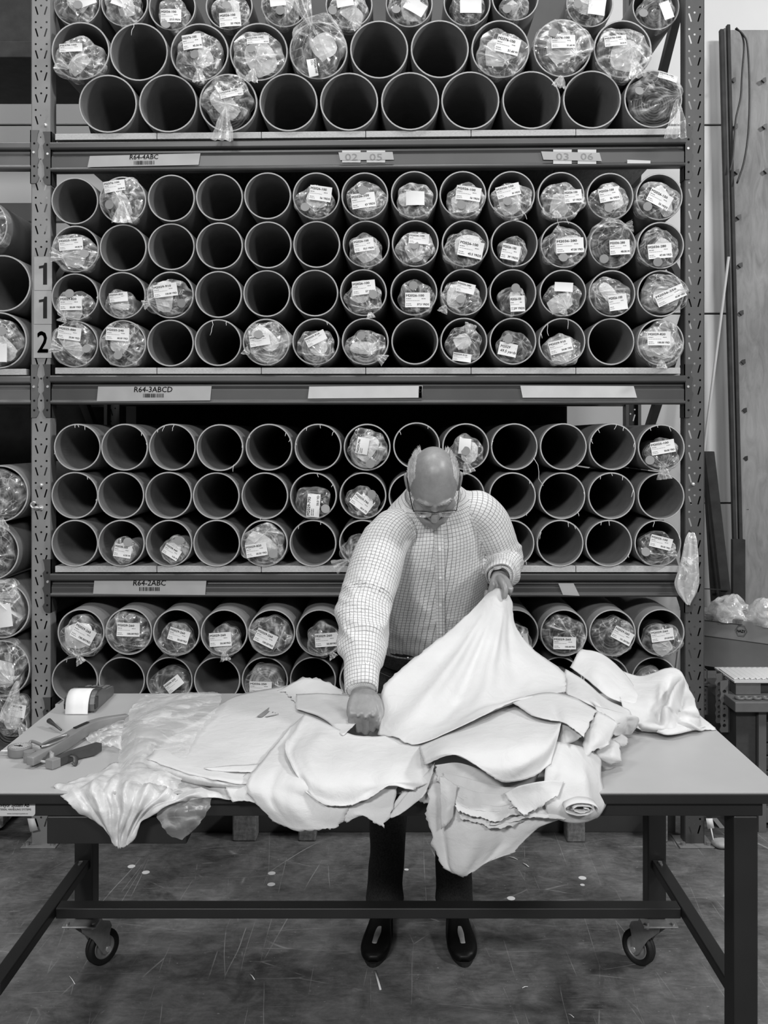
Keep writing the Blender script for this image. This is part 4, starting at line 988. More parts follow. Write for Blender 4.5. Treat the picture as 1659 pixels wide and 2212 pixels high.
# front left tongues
hide([[(485, 1693, .020), (520, 1680, .026), (560, 1660, .034)], [(492, 1713, 2.305), (530, 1712, 2.30), (575, 1700, 2.30)], [(500, 1730, 2.292), (545, 1733, 2.288), (592, 1755, 2.288)]],
     'small white hide corner hanging over the table edge, left of the long tongue', seed=6, rag=.004)
hide([[(655, 1545, .056), (680, 1555, .058), (710, 1580, .054), (740, 1600, .05)], [(610, 1590, .056), (640, 1605, .054), (690, 1640, .05), (760, 1660, .05)],
      [(570, 1640, .048), (610, 1660, .048), (670, 1690, 2.295), (770, 1705, 2.292)], [(535, 1690, 2.305), (590, 1705, 2.286), (660, 1725, 2.278), (760, 1735, 2.282)],
      [(548, 1730, 2.282), (600, 1745, 2.268), (660, 1757, 2.266), (745, 1765, 2.275)], [(592, 1776, 2.278), (640, 1793, 2.268), (695, 1794, 2.268), (728, 1790, 2.275)]],
     'long white hide tongue hanging over the front edge, left of centre', seed=7, rag=.005, folds=((.28, .3, .05, .006, .3, 1), (.6, .55, .09, -.006, .3, 1)))
hide([[(690, 1685, 2.297), (760, 1688, 2.297), (820, 1680, 2.297), (860, 1685, 2.297)], [(715, 1742, 2.284), (770, 1740, 2.282), (815, 1735, 2.282), (852, 1735, 2.286)],
      [(735, 1763, 2.279), (775, 1758, 2.276), (805, 1762, 2.276), (844, 1758, 2.279)], [(748, 1776, 2.279), (782, 1760, 2.276), (800, 1772, 2.275), (827, 1786, 2.275)]],
     'pointed white hide flap under the centre front hide', seed=8, rag=.004)
for k, dy in enumerate((0, 13)):
    hide([[(905, 1686, 2.30-.01*k), (922, 1670, 2.30-.01*k), (938, 1650+dy*.3, 2.295-.01*k)], [(868, 1714+dy, 2.298-.01*k), (898, 1708+dy, 2.292-.01*k), (926, 1684+dy, 2.288-.01*k)],
          [(846, 1742+dy, 2.292-.01*k), (880, 1732+dy, 2.288-.01*k), (914, 1708+dy, 2.284-.01*k)], [(838, 1762+dy*.5, 2.290-.01*k), (866, 1752+dy*.5, 2.286-.01*k), (898, 1728+dy*.4, 2.282-.01*k)]],
         ('outer', 'inner')[k]+' narrow white strip curving down between the two front heaps', seed=9+k, rag=.002, mu=6, mv=5)
# centre front hide with the raised left ridge
hide([[(658, 1542, .074), (700, 1560, .074), (760, 1588, .07), (810, 1592, .068), (860, 1588, .070), (905, 1600, .072)],
      [(636, 1578, .074), (690, 1600, .066), (760, 1618, .066), (830, 1612, .066), (880, 1617, .070), (925, 1635, .072)],
      [(616, 1608, .073), (668, 1645, .060), (745, 1655, .060), (820, 1650, .062), (880, 1650, .064), (936, 1660, .062)],
      [(634, 1652, 2.330), (690, 1690, 2.284), (750, 1695, 2.278), (820, 1686, 2.276), (880, 1684, 2.280), (930, 1688, 2.284)],
      [(652, 1694, 2.285), (690, 1722, 2.268), (752, 1733, 2.262), (802, 1710, 2.264), (848, 1693, 2.268), (900, 1702, 2.274)],
      [(660, 1712, 2.275), (704, 1739, 2.260), (754, 1740, 2.256), (806, 1718, 2.258), (846, 1696, 2.262), (896, 1708, 2.268)]],
     'white hide over the front edge at the centre, with a raised crease on its left', seed=11, rag=.003, folds=((.05, .02, .035, .014, .1, 1), (.22, .15, .06, -.010, .0, .6), (.45, .62, .07, .006, .3, 1)))
# scraps and sheet behind the right hand
hide([[(600, 1492, .045), (655, 1466, .075), (700, 1470, .075), (735, 1490, .06)], [(620, 1502, .052), (660, 1495, .06), (700, 1495, .064), (745, 1505, .062)], [(640, 1522, .054), (670, 1520, .058), (710, 1520, .062), (750, 1530, .062)]],
     'jagged white hide scraps standing up behind the sheet under the right hand', seed=13, rag=.012, mu=10)
hide([[(640, 1500, .062), (680, 1498, .068), (720, 1500, .072), (770, 1502, .076)], [(639, 1528, .060), (690, 1528, .068), (730, 1535, .073), (772, 1540, .076)],
      [(652, 1534, .060), (700, 1545, .068), (735, 1560, .072), (768, 1562, .074)], [(690, 1542, .060), (716, 1566, .064), (738, 1588, .072), (754, 1576, .078)]],
     'white hide sheet with a curved torn edge under the right hand', seed=14, rag=.003)
# front roll on the right: top sheet with the wavy lip
hide([[(900, 1600, .062), (960, 1572, .084), (1040, 1548, .100), (1120, 1516, .110), (1190, 1500, .114), (1232, 1504, .112)],
      [(905, 1616, .074), (965, 1590, .100), (1045, 1575, .116), (1125, 1550, .124), (1190, 1535, .124), (1228, 1528, .120)],
      [(910, 1630, 2.332), (970, 1610, 2.305), (1050, 1610, 2.305), (1130, 1600, 2.325), (1185, 1585, 2.38), (1214, 1556, 2.47)],
      [(914, 1641, 2.29), (975, 1624, 2.255), (1052, 1648, 2.248), (1130, 1645, 2.255), (1180, 1620, 2.30), (1206, 1590, 2.38)],
      [(917, 1651, 2.28), (985, 1631, 2.245), (1045, 1664, 2.236), (1088, 1690, 2.236), (1150, 1678, 2.255), (1190, 1650, 2.29)]],
     'large white hide with a wavy lip on the heap at the right front', seed=17, rag=.002, folds=((.3, .25, .10, .006, .3, 1), (.62, .6, .10, -.006, .4, 1)), mu=10, mv=10)
# right-hand layers
hide([[(1100, 1513, .134), (1180, 1496, .140), (1240, 1508, .140), (1290, 1534, .130)], [(1150, 1545, .138), (1200, 1540, .141), (1240, 1550, .138), (1275, 1560, .128)], [(1190, 1556, .136), (1214, 1559, .136), (1240, 1575, .131), (1261, 1593, .120)]],
     'white hide corner reaching to the right over the heap, pointed at its lower end', seed=18, rag=.003, folds=((.4, .3, .08, .008, .2, 1),))
hide([[(1214, 1560, .124), (1232, 1570, .124), (1257, 1591, .113)], [(1208, 1588, .100), (1225, 1594, .100), (1245, 1600, .098)], [(1201, 1613, .085), (1215, 1611, .085), (1228, 1607, .085)]], 'small white triangular hide flap beside the wavy lip', seed=19, rag=.003, mu=6, mv=6)
hide([[(1289, 1535, .125), (1310, 1545, .12), (1336, 1562, .105)], [(1270, 1570, .110), (1300, 1572, .108), (1330, 1575, .095)], [(1261, 1604, .088), (1290, 1600, .092), (1320, 1598, .080)], [(1258, 1638, .064), (1288, 1620, .072), (1314, 1610, .074)]],
     'white hide flap folded down at the right end of the heap', seed=20, rag=.005, mu=6, mv=6)
hide([[(1288, 1596, .064), (1320, 1598, .066), (1336, 1606, .055)], [(1286, 1628, .046), (1318, 1630, .046), (1341, 1640, .030)], [(1292, 1640, .030), (1320, 1648, .024), (1340, 1648, .014)]], 'lowest white hide flap at the right end of the heap, near the table top', seed=21, rag=.004, mu=6, mv=6)
hide([[(1284, 1526, .118), (1330, 1538, .100), (1362, 1544, .082)], [(1296, 1552, .104), (1345, 1552, .088), (1379, 1552, .064)], [(1312, 1574, .082), (1348, 1572, .062), (1374, 1572, .036)], [(1330, 1590, .056), (1346, 1588, .028), (1360, 1588, .010)]],
     'white hide edge curled into a loop at the right of the heap', seed=22, rag=.002, folds=((.7, .8, .12, .012, .2, 1),))
hide([[(1300, 1575, .058), (1340, 1585, .040), (1356, 1594, .026)], [(1316, 1592, .046), (1340, 1600, .032), (1354, 1606, .018)], [(1318, 1606, .036), (1334, 1610, .024), (1348, 1612, .012)]], 'torn little hide tip lying on the table right of the curled loop', seed=23, rag=.006, mu=6, mv=5)
# hanging bundle: rolled right end, thin layers with wavy edges, lowest flap
hide([[(1185, 1600, 2.37), (1230, 1606, 2.39), (1270, 1618, 2.42), (1298, 1640, 2.47)], [(1178, 1660, 2.285), (1220, 1664, 2.288), (1260, 1668, 2.315), (1298, 1680, 2.37)],
      [(1172, 1718, 2.258), (1215, 1722, 2.254), (1265, 1722, 2.276), (1309, 1728, 2.335)], [(1180, 1748, 2.250), (1225, 1754, 2.248), (1270, 1758, 2.266), (1303, 1752, 2.315)],
      [(1185, 1764, 2.262), (1230, 1777, 2.262), (1265, 1775, 2.275), (1290, 1768, 2.312)], [(1190, 1760, 2.280), (1230, 1766, 2.282), (1260, 1764, 2.29), (1280, 1758, 2.31)]],
     'white hide rolled round the right end of the hanging bundle', seed=25, rag=.001, folds=((.3, .25, .1, .008, .1, .6), (.65, .7, .08, -.008, .1, .7)))
NL = [([(940, 1652), (990, 1648), (1040, 1664), (1090, 1692), (1130, 1688), (1165, 1668)], [(944, 1690), (985, 1680), (1010, 1702), (1045, 1714), (1080, 1700), (1150, 1705)], 2.300, 2.292, 'deepest grey-white hide layer in the hollow under the wavy lip'),
      ([(955, 1668), (1000, 1678), (1050, 1692), (1100, 1700), (1160, 1694), (1205, 1680)], [(958, 1706), (1000, 1720), (1034, 1738), (1074, 1740), (1120, 1728), (1195, 1722)], 2.290, 2.270, 'second hide layer under the wavy lip'),
      ([(985, 1694), (1020, 1708), (1060, 1714), (1110, 1714), (1170, 1706), (1228, 1704)], [(976, 1724), (1002, 1742), (1040, 1752), (1086, 1750), (1130, 1741), (1225, 1740)], 2.276, 2.254, 'third hide layer under the wavy lip, its edge curling up at the left'),
      ([(980, 1716), (1010, 1732), (1050, 1738), (1080, 1742), (1120, 1734), (1165, 1730)], [(984, 1748), (1010, 1760), (1045, 1766), (1068, 1778), (1105, 1763), (1152, 1758)], 2.264, 2.240, 'frontmost wavy hide layer with a drooping point in the middle'),
      ([(1088, 1714), (1120, 1698), (1155, 1690), (1190, 1686), (1218, 1688)], [(1126, 1757), (1138, 1760), (1160, 1746), (1186, 1730), (1206, 1718)], 2.256, 2.232, 'pointed hide flap hanging over the thin layers at the right of the bundle'),
      ([(1060, 1750), (1110, 1745), (1160, 1742), (1230, 1740), (1266, 1740)], [(1058, 1782), (1105, 1776), (1145, 1768), (1205, 1771), (1262, 1764)], 2.268, 2.250, 'lower thin hide layer running to the rolled right end'),
      ([(990, 1752), (1030, 1760), (1070, 1766), (1110, 1760), (1150, 1756)], [(996, 1770), (1030, 1776), (1066, 1790), (1108, 1782), (1146, 1772)], 2.262, 2.252, 'lowest thin hide layer just above the long hanging flap')]
for k, (tp_, bt_, y0, y1, lb) in enumerate(NL):
    n_ = len(tp_); rws = []
    for r in range(4):
        t = r/3; q = t**1.4
        rws.append([(tp_[c][0]+(bt_[c][0]-tp_[c][0])*t, tp_[c][1]+(bt_[c][1]-tp_[c][1])*t, y0+(y1-y0)*q+.004*math.sin(c*2.3+k)*t+(.03 if c == n_-1 and k != 4 else 0)) for c in range(n_)])
    hide(rws, lb, seed=30+k, rag=.0045, mu=10, mv=6, wob=.0035, fs=17, edges='bl', group='thin hide layers hanging at the front right')
hide([[(928, 1690, 2.305), (990, 1690, 2.302), (1060, 1700, 2.302), (1140, 1705, 2.302), (1240, 1715, 2.302)], [(923, 1730, 2.282), (985, 1735, 2.276), (1060, 1738, 2.274), (1140, 1742, 2.274), (1245, 1742, 2.280)],
      [(925, 1775, 2.284), (985, 1780, 2.272), (1055, 1785, 2.270), (1125, 1782, 2.274), (1235, 1760, 2.279)], [(935, 1820, 2.288), (985, 1825, 2.274), (1050, 1830, 2.276), (1112, 1815, 2.278), (1168, 1784, 2.281)],
      [(952, 1868, 2.292), (985, 1878, 2.278), (1030, 1866, 2.280), (1075, 1852, 2.282), (1114, 1838, 2.282)], [(976, 1885, 2.296), (1000, 1893, 2.282), (1022, 1883, 2.282), (1062, 1858, 2.284), (1106, 1846, 2.284)]],
     'lowest white hide hanging far down in front of the right trouser leg', seed=40, rag=.006, folds=((.1, .12, .04, .012, .1, 1), (.5, .3, .08, -.010, .3, 1), (.62, .65, .06, .008, .2, .9)))
hide([[(950, 1676, 2.268), (968, 1682, 2.262), (988, 1698, 2.258)], [(951, 1720, 2.256), (967, 1725, 2.250), (984, 1730, 2.256)], [(953, 1790, 2.258), (964, 1784, 2.252), (978, 1768, 2.258)]], 'narrow upright white hide fold at the left end of the hanging bundle', seed=41, rag=.003, mu=6, mv=7)
hide([[(880, 1625, .050), (915, 1622, .052), (960, 1625, .055), (1010, 1630, .058)], [(876, 1668, 2.318), (915, 1664, 2.312), (960, 1664, 2.312), (1012, 1664, 2.312)],
      [(872, 1700, 2.312), (912, 1702, 2.306), (955, 1706, 2.306), (1008, 1700, 2.308)], [(866, 1722, 2.308), (905, 1730, 2.305), (938, 1736, 2.306), (1000, 1728, 2.310)]],
     'white hide tucked behind the two front heaps where they meet', seed=43, rag=.003)
g = G(); nt_ = 60; c = P(1252, 1750, 2.222); vs = []
for i in range(nt_+1):
    t = i/nt_; a = -.4+t*2.3*2*math.pi; r = 1-.78*t
    for y in (0, .018, .040): vs.append(c+Vector((math.cos(a)*.046*r+.010*t+.002*nz(a, y, 0, 3, 5), y+.004*nz(t*9, y, 0, 2, 3), math.sin(a)*.019*r+.0015*nz(a, y, 1, 3, 6))))
g.add(vs, [(i*3+j, i*3+j+1, i*3+j+4, i*3+j+3) for i in range(nt_) for j in range(2)])
tag(mk('leather_hide', g, [M['leather'], M['suede']], loc=c-Vector((0, 0, .02)), solid=.002), 'narrow white hide rolled into a flat spiral at the right foot of the bundle', 'leather hide', 'white leather hides heaped on the table')
# hide pulled up by the left hand
hide([[(1060, 1276, 3.075), (1070, 1271, 3.060), (1081, 1272, 3.050), (1092, 1280, 3.055), (1100, 1288, 3.065), (1106, 1300, 3.075)],
      [(998, 1338, 3.0), (1030, 1342, 2.985), (1055, 1346, 2.98), (1080, 1350, 2.99), (1100, 1346, 3.02), (1113, 1350, 3.05)],
      [(930, 1396, 2.90), (982, 1420, 2.86), (1020, 1430, 2.86), (1065, 1430, 2.88), (1112, 1415, 2.94), (1152, 1402, 3.02)],
      [(868, 1444, 2.80), (930, 1490, 2.71), (990, 1500, 2.72), (1060, 1490, 2.76), (1132, 1468, 2.84), (1215, 1450, 2.92)],
      [(827, 1486, 2.72), (892, 1540, 2.60), (960, 1545, 2.60), (1040, 1530, 2.64), (1130, 1500, 2.74), (1222, 1478, 2.83)],
      [(823, 1545, 2.655), (858, 1578, 2.530), (925, 1582, 2.500), (1010, 1556, 2.535), (1110, 1513, 2.64), (1222, 1490, 2.76)],
      [(817, 1587, .066), (856, 1592, .080), (903, 1607, .080), (1012, 1562, .124), (1112, 1516, .136), (1222, 1494, .138)]],
     'large white hide pulled up from the table in the left hand', seed=45, rag=.0035, mu=10, mv=10, edges='blr', folds=((.25, .20, .045, -.016, .12, .78), (.42, .40, .05, .014, .1, .8), (.60, .55, .05, -.016, .1, .7), (.82, .72, .06, .012, .1, .75), (.12, .10, .05, .009, .15, .9), (.5, .70, .08, -.010, .5, 1)))
# folded hides at the right rear
hide([[(1320, 1440, 3.12), (1380, 1460, 3.12), (1440, 1443, 3.14), (1468, 1449, 3.12), (1486, 1478, 3.08)], [(1330, 1470, 3.04), (1385, 1480, 3.0), (1440, 1470, 3.03), (1478, 1482, 3.02), (1495, 1512, 2.98)],
      [(1340, 1510, .078), (1390, 1520, .070), (1440, 1515, .082), (1480, 1520, .080), (1506, 1538, .046)], [(1350, 1540, .050), (1395, 1548, .046), (1440, 1545, .056), (1490, 1550, .046), (1530, 1560, .016)],
      [(1375, 1568, .024), (1410, 1572, .028), (1450, 1574, .028), (1500, 1572, .016), (1544, 1571, .006)], [(1385, 1580, .006), (1420, 1582, .010), (1447, 1585, .009), (1500, 1578, .006), (1546, 1576, .003)]],
     'white hide heaped at the right rear corner of the table', seed=50, rag=.002, mu=12, mv=10, folds=((.78, .30, .045, -.034, .08, .85), (.86, .52, .05, .022, .15, .85), (.62, .22, .04, .020, .1, .7), (.3, .45, .05, .016, .3, .9), (.42, .5, .035, -.014, .2, .7), (.15, .9, .03, -.016, .5, 1), (.95, .75, .03, -.016, .1, .8)))
hide([[(1440, 1560, .030), (1480, 1560, .028), (1528, 1564, .014)], [(1425, 1570, .030), (1470, 1572, .026), (1530, 1567, .012)], [(1420, 1582, .016), (1450, 1587, .016), (1520, 1572, .010)], [(1440, 1578, .006), (1460, 1580, .006), (1512, 1572, .004)]],
     'thin white hide fold lying flat in front of the right rear heap', seed=51, rag=.002, mu=6, mv=6)
hide([[(1258, 1402, 3.13), (1300, 1412, 3.11), (1345, 1450, 3.06), (1380, 1496, 2.96), (1398, 1514, 2.92)], [(1250, 1408, 3.09), (1288, 1425, 3.05), (1334, 1462, 2.98), (1374, 1502, 2.90), (1397, 1516, 2.89)],
      [(1240, 1426, 3.05), (1276, 1452, 2.98), (1320, 1488, 2.90), (1358, 1514, 2.85), (1390, 1520, 2.86)], [(1232, 1441, 3.02), (1270, 1470, 2.95), (1310, 1503, 2.88), (1350, 1520, 2.85), (1374, 1526, 2.86)]],
     'white hide tongue folded over at the top of the right rear heap', seed=52, rag=.0015, folds=((.6, .6, .09, .008, .2, 1), (.35, .3, .1, -.006, 0, 1)))
hide([[(1222, 1446, 3.0), (1262, 1470, 2.94), (1308, 1508, 2.86), (1360, 1535, .07)], [(1216, 1470, 2.92), (1262, 1500, .125), (1310, 1535, .10), (1372, 1560, .05)], [(1220, 1498, .122), (1270, 1520, .118), (1320, 1545, .088), (1386, 1578, .022)]],
     'white hide sloping down between the pulled hide and the right rear heap', seed=53, rag=.002, folds=((.5, .5, .12, -.008, .1, 1),))
# ---------------------------------------------------------------- plastic bags on the table, left
wb = sheet('white_bag', [[(190, 1672, .004), (255, 1650, .010), (320, 1650, .026), (400, 1680, .010), (470, 1700, .006)], [(150, 1688, .005), (225, 1680, .014), (300, 1682, .020), (380, 1698, .008), (490, 1704, .005)],
      [(118, 1698, .005), (205, 1704, 2.318), (285, 1712, 2.304), (370, 1720, 2.302), (505, 1722, 2.304)], [(150, 1737, 2.300), (215, 1745, 2.286), (280, 1755, 2.280), (328, 1746, 2.286), (420, 1723, 2.298)],
      [(190, 1765, 2.296), (225, 1785, 2.280), (265, 1795, 2.276), (297, 1784, 2.284), (332, 1748, 2.292)], [(228, 1797, 2.292), (241, 1823, 2.280), (262, 1831, 2.276), (281, 1818, 2.282), (296, 1787, 2.290)]],
     'milky', 'milky white plastic bag spilling over the table edge at the left', cat='plastic bag', group=None, seed=60, rag=.003, wob=.008, fs=18, mu=16, mv=12, thick=.0006,
     folds=((.35, .42, .03, .018, .1, 1), (.46, .46, .022, -.014, .1, 1), (.54, .5, .025, .014, .1, 1), (.60, .58, .02, -.012, .1, 1), (.68, .62, .03, .016, .1, 1), (.2, .3, .03, -.012, .05, .9), (.12, .2, .025, .010, .05, .9), (.27, .35, .02, .010, .05, .9), (.8, .7, .03, .012, .05, .9), (.9, .8, .03, -.012, .05, .8), (.74, .66, .02, -.010, .1, .9)))
cb = sheet('clear_bag', [[(316, 1500, .016), (370, 1497, .03), (430, 1497, .045), (480, 1497, .055)], [(280, 1530, .026), (340, 1525, .055), (400, 1525, .06), (470, 1530, .055)], [(264, 1575, .026), (310, 1570, .062), (370, 1575, .056), (430, 1580, .05)],
      [(259, 1620, .018), (300, 1620, .052), (345, 1625, .046), (400, 1640, .042)], [(254, 1650, .014), (290, 1657, .040), (330, 1664, .038), (392, 1684, .026)], [(252, 1690, .004), (285, 1690, .030), (330, 1690, .026), (380, 1704, .010)]],
     'film_flat', 'crumpled clear plastic bag on the table between the tools and the flat hide', cat='plastic bag', group=None, seed=61, rag=.004, wob=.0055, fs=9, mu=18, mv=16, solid=False)
sheet('hanging_corner', [[(330, 1748, 2.300), (380, 1728, 2.298), (456, 1722, 2.302)], [(345, 1775, 2.296), (390, 1765, 2.286), (450, 1750, 2.296)], [(365, 1800, 2.294), (396, 1800, 2.288), (432, 1778, 2.296)], [(380, 1812, 2.294), (393, 1815, 2.290), (406, 1807, 2.294)]],
      'film_flat', None, parent=cb, seed=62, wob=.005, fs=20, solid=False)
sheet('loose_film', [[(225, 1562, .010), (250, 1556, .02), (268, 1555, .02)], [(185, 1590, .010), (220, 1585, .028), (264, 1585, .026)], [(200, 1608, .005), (230, 1612, .014), (262, 1616, .016)]], 'film', None, parent=cb, seed=63, wob=.008, fs=22, mu=10, mv=10, solid=False)
# ---------------------------------------------------------------- the man: one continuous body, clothes as its children
V = Vector
def remesh(g, size, smooth=3):
    me = bpy.data.meshes.new('tmp'); me.from_pydata([tuple(p) for p in g.v], [], g.f); me.update()
    o = bpy.data.objects.new('tmp', me); COL.objects.link(o)
    md = o.modifiers.new('r', 'REMESH'); md.mode = 'VOXEL'; md.voxel_size = size
    if smooth: sm = o.modifiers.new('s', 'SMOOTH'); sm.iterations = smooth; sm.factor = .5
    bpy.context.view_layer.update()
    m2 = bpy.data.meshes.new_from_object(o.evaluated_get(bpy.context.evaluated_depsgraph_get()))
    n = len(m2.vertices); co = np.empty(n*3, np.float32); m2.vertices.foreach_get('co', co)
    fs = [tuple(p.vertices) for p in m2.polygons]
    nr = np.empty(n*3, np.float32); m2.vertices.foreach_get('normal', nr)
    bpy.data.objects.remove(o); bpy.data.meshes.remove(me); bpy.data.meshes.remove(m2)
    return co.reshape(-1, 3).astype(float), fs, nr.reshape(-1, 3).astype(float)
def loft(g, secs, n=28, sub=4, rec=None, mirror_u=0.0):
    """secs: (centre, half-axis x, half-axis y, squareness); rec collects (point, u, v) of the cloth in metres"""
    C = crspline([s[0] for s in secs], sub); X = crspline([s[1] for s in secs], sub); Y = crspline([s[2] for s in secs], sub); E = crspline([[s[3]] for s in secs], sub)[:, 0]
    vs = []; fs = []; L = 0; N = len(C)
    for k in range(N):
        if k: L += np.linalg.norm(C[k]-C[k-1])
        per = math.pi*(np.linalg.norm(X[k])+np.linalg.norm(Y[k]))
        for i in range(n):
            a = 2*math.pi*i/n; c, s = math.cos(a), math.sin(a); e = 2/E[k]
            p = C[k]+X[k]*math.copysign(abs(c)**e, c)+Y[k]*math.copysign(abs(s)**e, s)
            vs.append(V(p))
            if rec is not None: rec.append((V(p), ((i/n+.25) % 1.0-.5)*per if False else (i/n)*per0(secs), L))
    for k in range(N-1):
        for i in range(n):
            j = (i+1) % n; fs.append((k*n+i, k*n+j, (k+1)*n+j, (k+1)*n+i))
    fs += [tuple(range(n))[::-1], tuple(range((N-1)*n, N*n))]
    g.add(vs, fs); return g
def per0(secs): return max(math.pi*(V(s[1]).length+V(s[2]).length) for s in secs)
# skeleton
SR, ER, WR = V((-.004, 3.118, 1.455)), V((-.086, 2.915, 1.230)), V((-.082, 2.698, 1.052))
SL, EL, WL = V((.300, 3.205, 1.522)), V((.392, 3.350, 1.325)), V((.357, 3.140, 1.305))
SP = [((.118, 3.52, .93), .182, .128, 0), ((.118, 3.505, 1.02), .186, .134, 0), ((.120, 3.45, 1.13), .202, .150, .1), ((.124, 3.37, 1.26), .210, .150, .4), ((.130, 3.29, 1.385), .212, .138, .8),
      ((.138, 3.23, 1.465), .196, .118, 1), ((.140, 3.195, 1.525), .158, .098, 1), ((.139, 3.167, 1.572), .106, .080, 1), ((.137, 3.14, 1.612), .068, .068, 1)]
A0, A1 = V((1, 0, 0)), V((.342, .09, .070)).normalized()
def torso(grow=1.0, rec=None, g=None, lo=0, add=0.0, n=40, sub=5):
    secs = []
    for k, (c, rx, ry, t) in enumerate(SP):
        c = V(c); d = (V(SP[min(k+1, len(SP)-1)][0])-V(SP[max(k-1, 0)][0])).normalized()
        a = A0.lerp(A1, t); a = (a-d*a.dot(d)).normalized(); b = d.cross(a).normalized()
        secs.append((c, a*(rx*grow+add), b*(ry*grow+add), 2.35))
    return loft(g, secs[lo:], n, sub, rec)
def limb(g, pts, rads, rec=None, n=26, sub=5, sq=1.0):
    secs = []; x = None
    for k, p in enumerate(pts):
        d = (V(pts[min(k+1, len(pts)-1)])-V(pts[max(k-1, 0)])).normalized()
        x = (V((1, 0, 0)) if x is None else x); x = (x-d*x.dot(d)).normalized(); y = d.cross(x)
        secs.append((V(p), x*rads[k], y*rads[k]*sq, 2))
    return loft(g, secs, n, sub, rec)
person = None
# ---- head in its own frame (right, forward, up)
HC = V((.1335, 3.025, 1.622)); pit = math.radians(57)
hr = V((.997, 0, .02)); hf = V((.015, -math.cos(pit), -math.sin(pit))).normalized(); hu = hf.cross(hr).normalized()*-1 if hf.cross(hr).z < 0 else hf.cross(hr).normalized()
def H(x, y, z): return HC+hr*x+hf*y+hu*z
gb = G(); nu, nv = 64, 44; vs = []; fs = []
for j in range(nv+1):
    th = math.pi*j/nv
    for i in range(nu):
        a = 2*math.pi*i/nu; dx, dy, dz = math.sin(th)*math.cos(a), math.sin(th)*math.sin(a), math.cos(th)
        low = max(0, -dz)
        w = .0765*(1-.36*low**1.2)*(1+.04*max(0, dz)*(1 if dy < 0 else .3))
        x = w*dx; y = (.093 if dy > 0 else .104)*dy*(1-.30*low**1.5 if dy < 0 else 1-.10*low); z = (.122 if dz > 0 else .120)*dz
        if dy > 0: y += .010*math.exp(-((dz+.15)/.5)**2)*dy          # face a little flatter and forward
        vs.append(H(x, y, z))
for j in range(nv):
    for i in range(nu): k = (i+1) % nu; fs.append((j*nu+i, (j+1)*nu+i, (j+1)*nu+k, j*nu+k))
gb.add(vs, fs)
def HE(x, y, z, a, b, c): ellipsoid(gb, H(x, y, z), hr*a, hf*b, hu*c, 18, 12)
for s in (-1, 1):
    sweep(gb, [H(s*.010, .097, .020), H(s*.030, .094, .025), H(s*.052, .076, .018)], [.0055, .0070, .0055], 10)     # brow ridge
    HE(s*.031, .080, .002, .015, .013, .010)                       # eyelid
    HE(s*.042, .066, -.030, .026, .024, .022)                      # cheek
    HE(s*.013, .104, -.037, .009, .010, .008)                      # nostril wing
    HE(s*.046, .040, -.085, .020, .040, .026)
    sweep(gb, [H(s*.046, .050, -.088), H(s*.026, .080, -.106), H(0, .088, -.112)], [.018, .018, .018], 10)                      # jaw
    sweep(gb, [H(s*.018, .098, -.040), H(s*.032, .086, -.060), H(s*.036, .076, -.078)], [.006, .007, .005], 8)    # fold beside the mouth
    e = [H(s*.076, .010, -.042), H(s*.083, .006, -.022), H(s*.089, -.012, .008), H(s*.086, -.022, .012), H(s*.080, -.020, -.012), H(s*.077, -.004, -.042)]
    sweep(gb, crspline(e, 4), .0055, 8)                            # rim of the ear
    ellipsoid(gb, H(s*.080, -.006, -.014), hr*.006, hf*.014, hu*.028, 12, 8)
sweep(gb, [H(0, .096, .018), H(0, .105, .000), H(0, .116, -.020), H(0, .121, -.032), H(0, .113, -.042)], [.007, .0085, .0115, .0135, .009], 14)   # nose
sweep(gb, crspline([H(-.025, .084, -.064), H(-.010, .098, -.0615), H(0, .100, -.0625), H(.010, .098, -.0615), H(.025, .084, -.064)], 4), [.003]+[.0056]*15+[.003], 8)
sweep(gb, crspline([H(-.022, .083, -.073), H(0, .098, -.0755), H(.022, .083, -.073)], 5), [.003]+[.0066]*9+[.003], 8)
HE(0, .090, -.116, .023, .018, .016)                               # chin
# ---- neck, trunk, arms, legs (under the clothes), hands
limb(gb, [V((.137, 3.155, 1.56)), V((.136, 3.10, 1.60)), H(0, -.020, -.035)], [.062, .057, .056])
torso(.86, None, gb)
limb(gb, [SR, (SR+ER)/2, ER, (ER+WR)/2, WR], [.052, .048, .040, .036, .029])
limb(gb, [SL, (SL+EL)/2, EL, (EL+WL)/2, WL], [.052, .048, .040, .036, .029])
HIPS = [(V((.030, 3.52, .95)), V((-.005, 3.50, .52)), V((-.020, 3.50, .10))), (V((.205, 3.52, .95)), V((.222, 3.49, .52)), V((.228, 3.50, .10)))]
for a, b, c in HIPS: limb(gb, [a, (a+b)/2, b, (b+c)/2, c], [.085, .075, .055, .052, .040])
for a, (hx, tx) in zip(HIPS, ((-.020, -.058), (.230, .243))): sweep(gb, [V((hx, 3.54, .06)), V((hx, 3.46, .06)), V(((hx+tx)/2, 3.33, .045)), V((tx, 3.24, .035))], [.024, .026, .024, .018], 12)
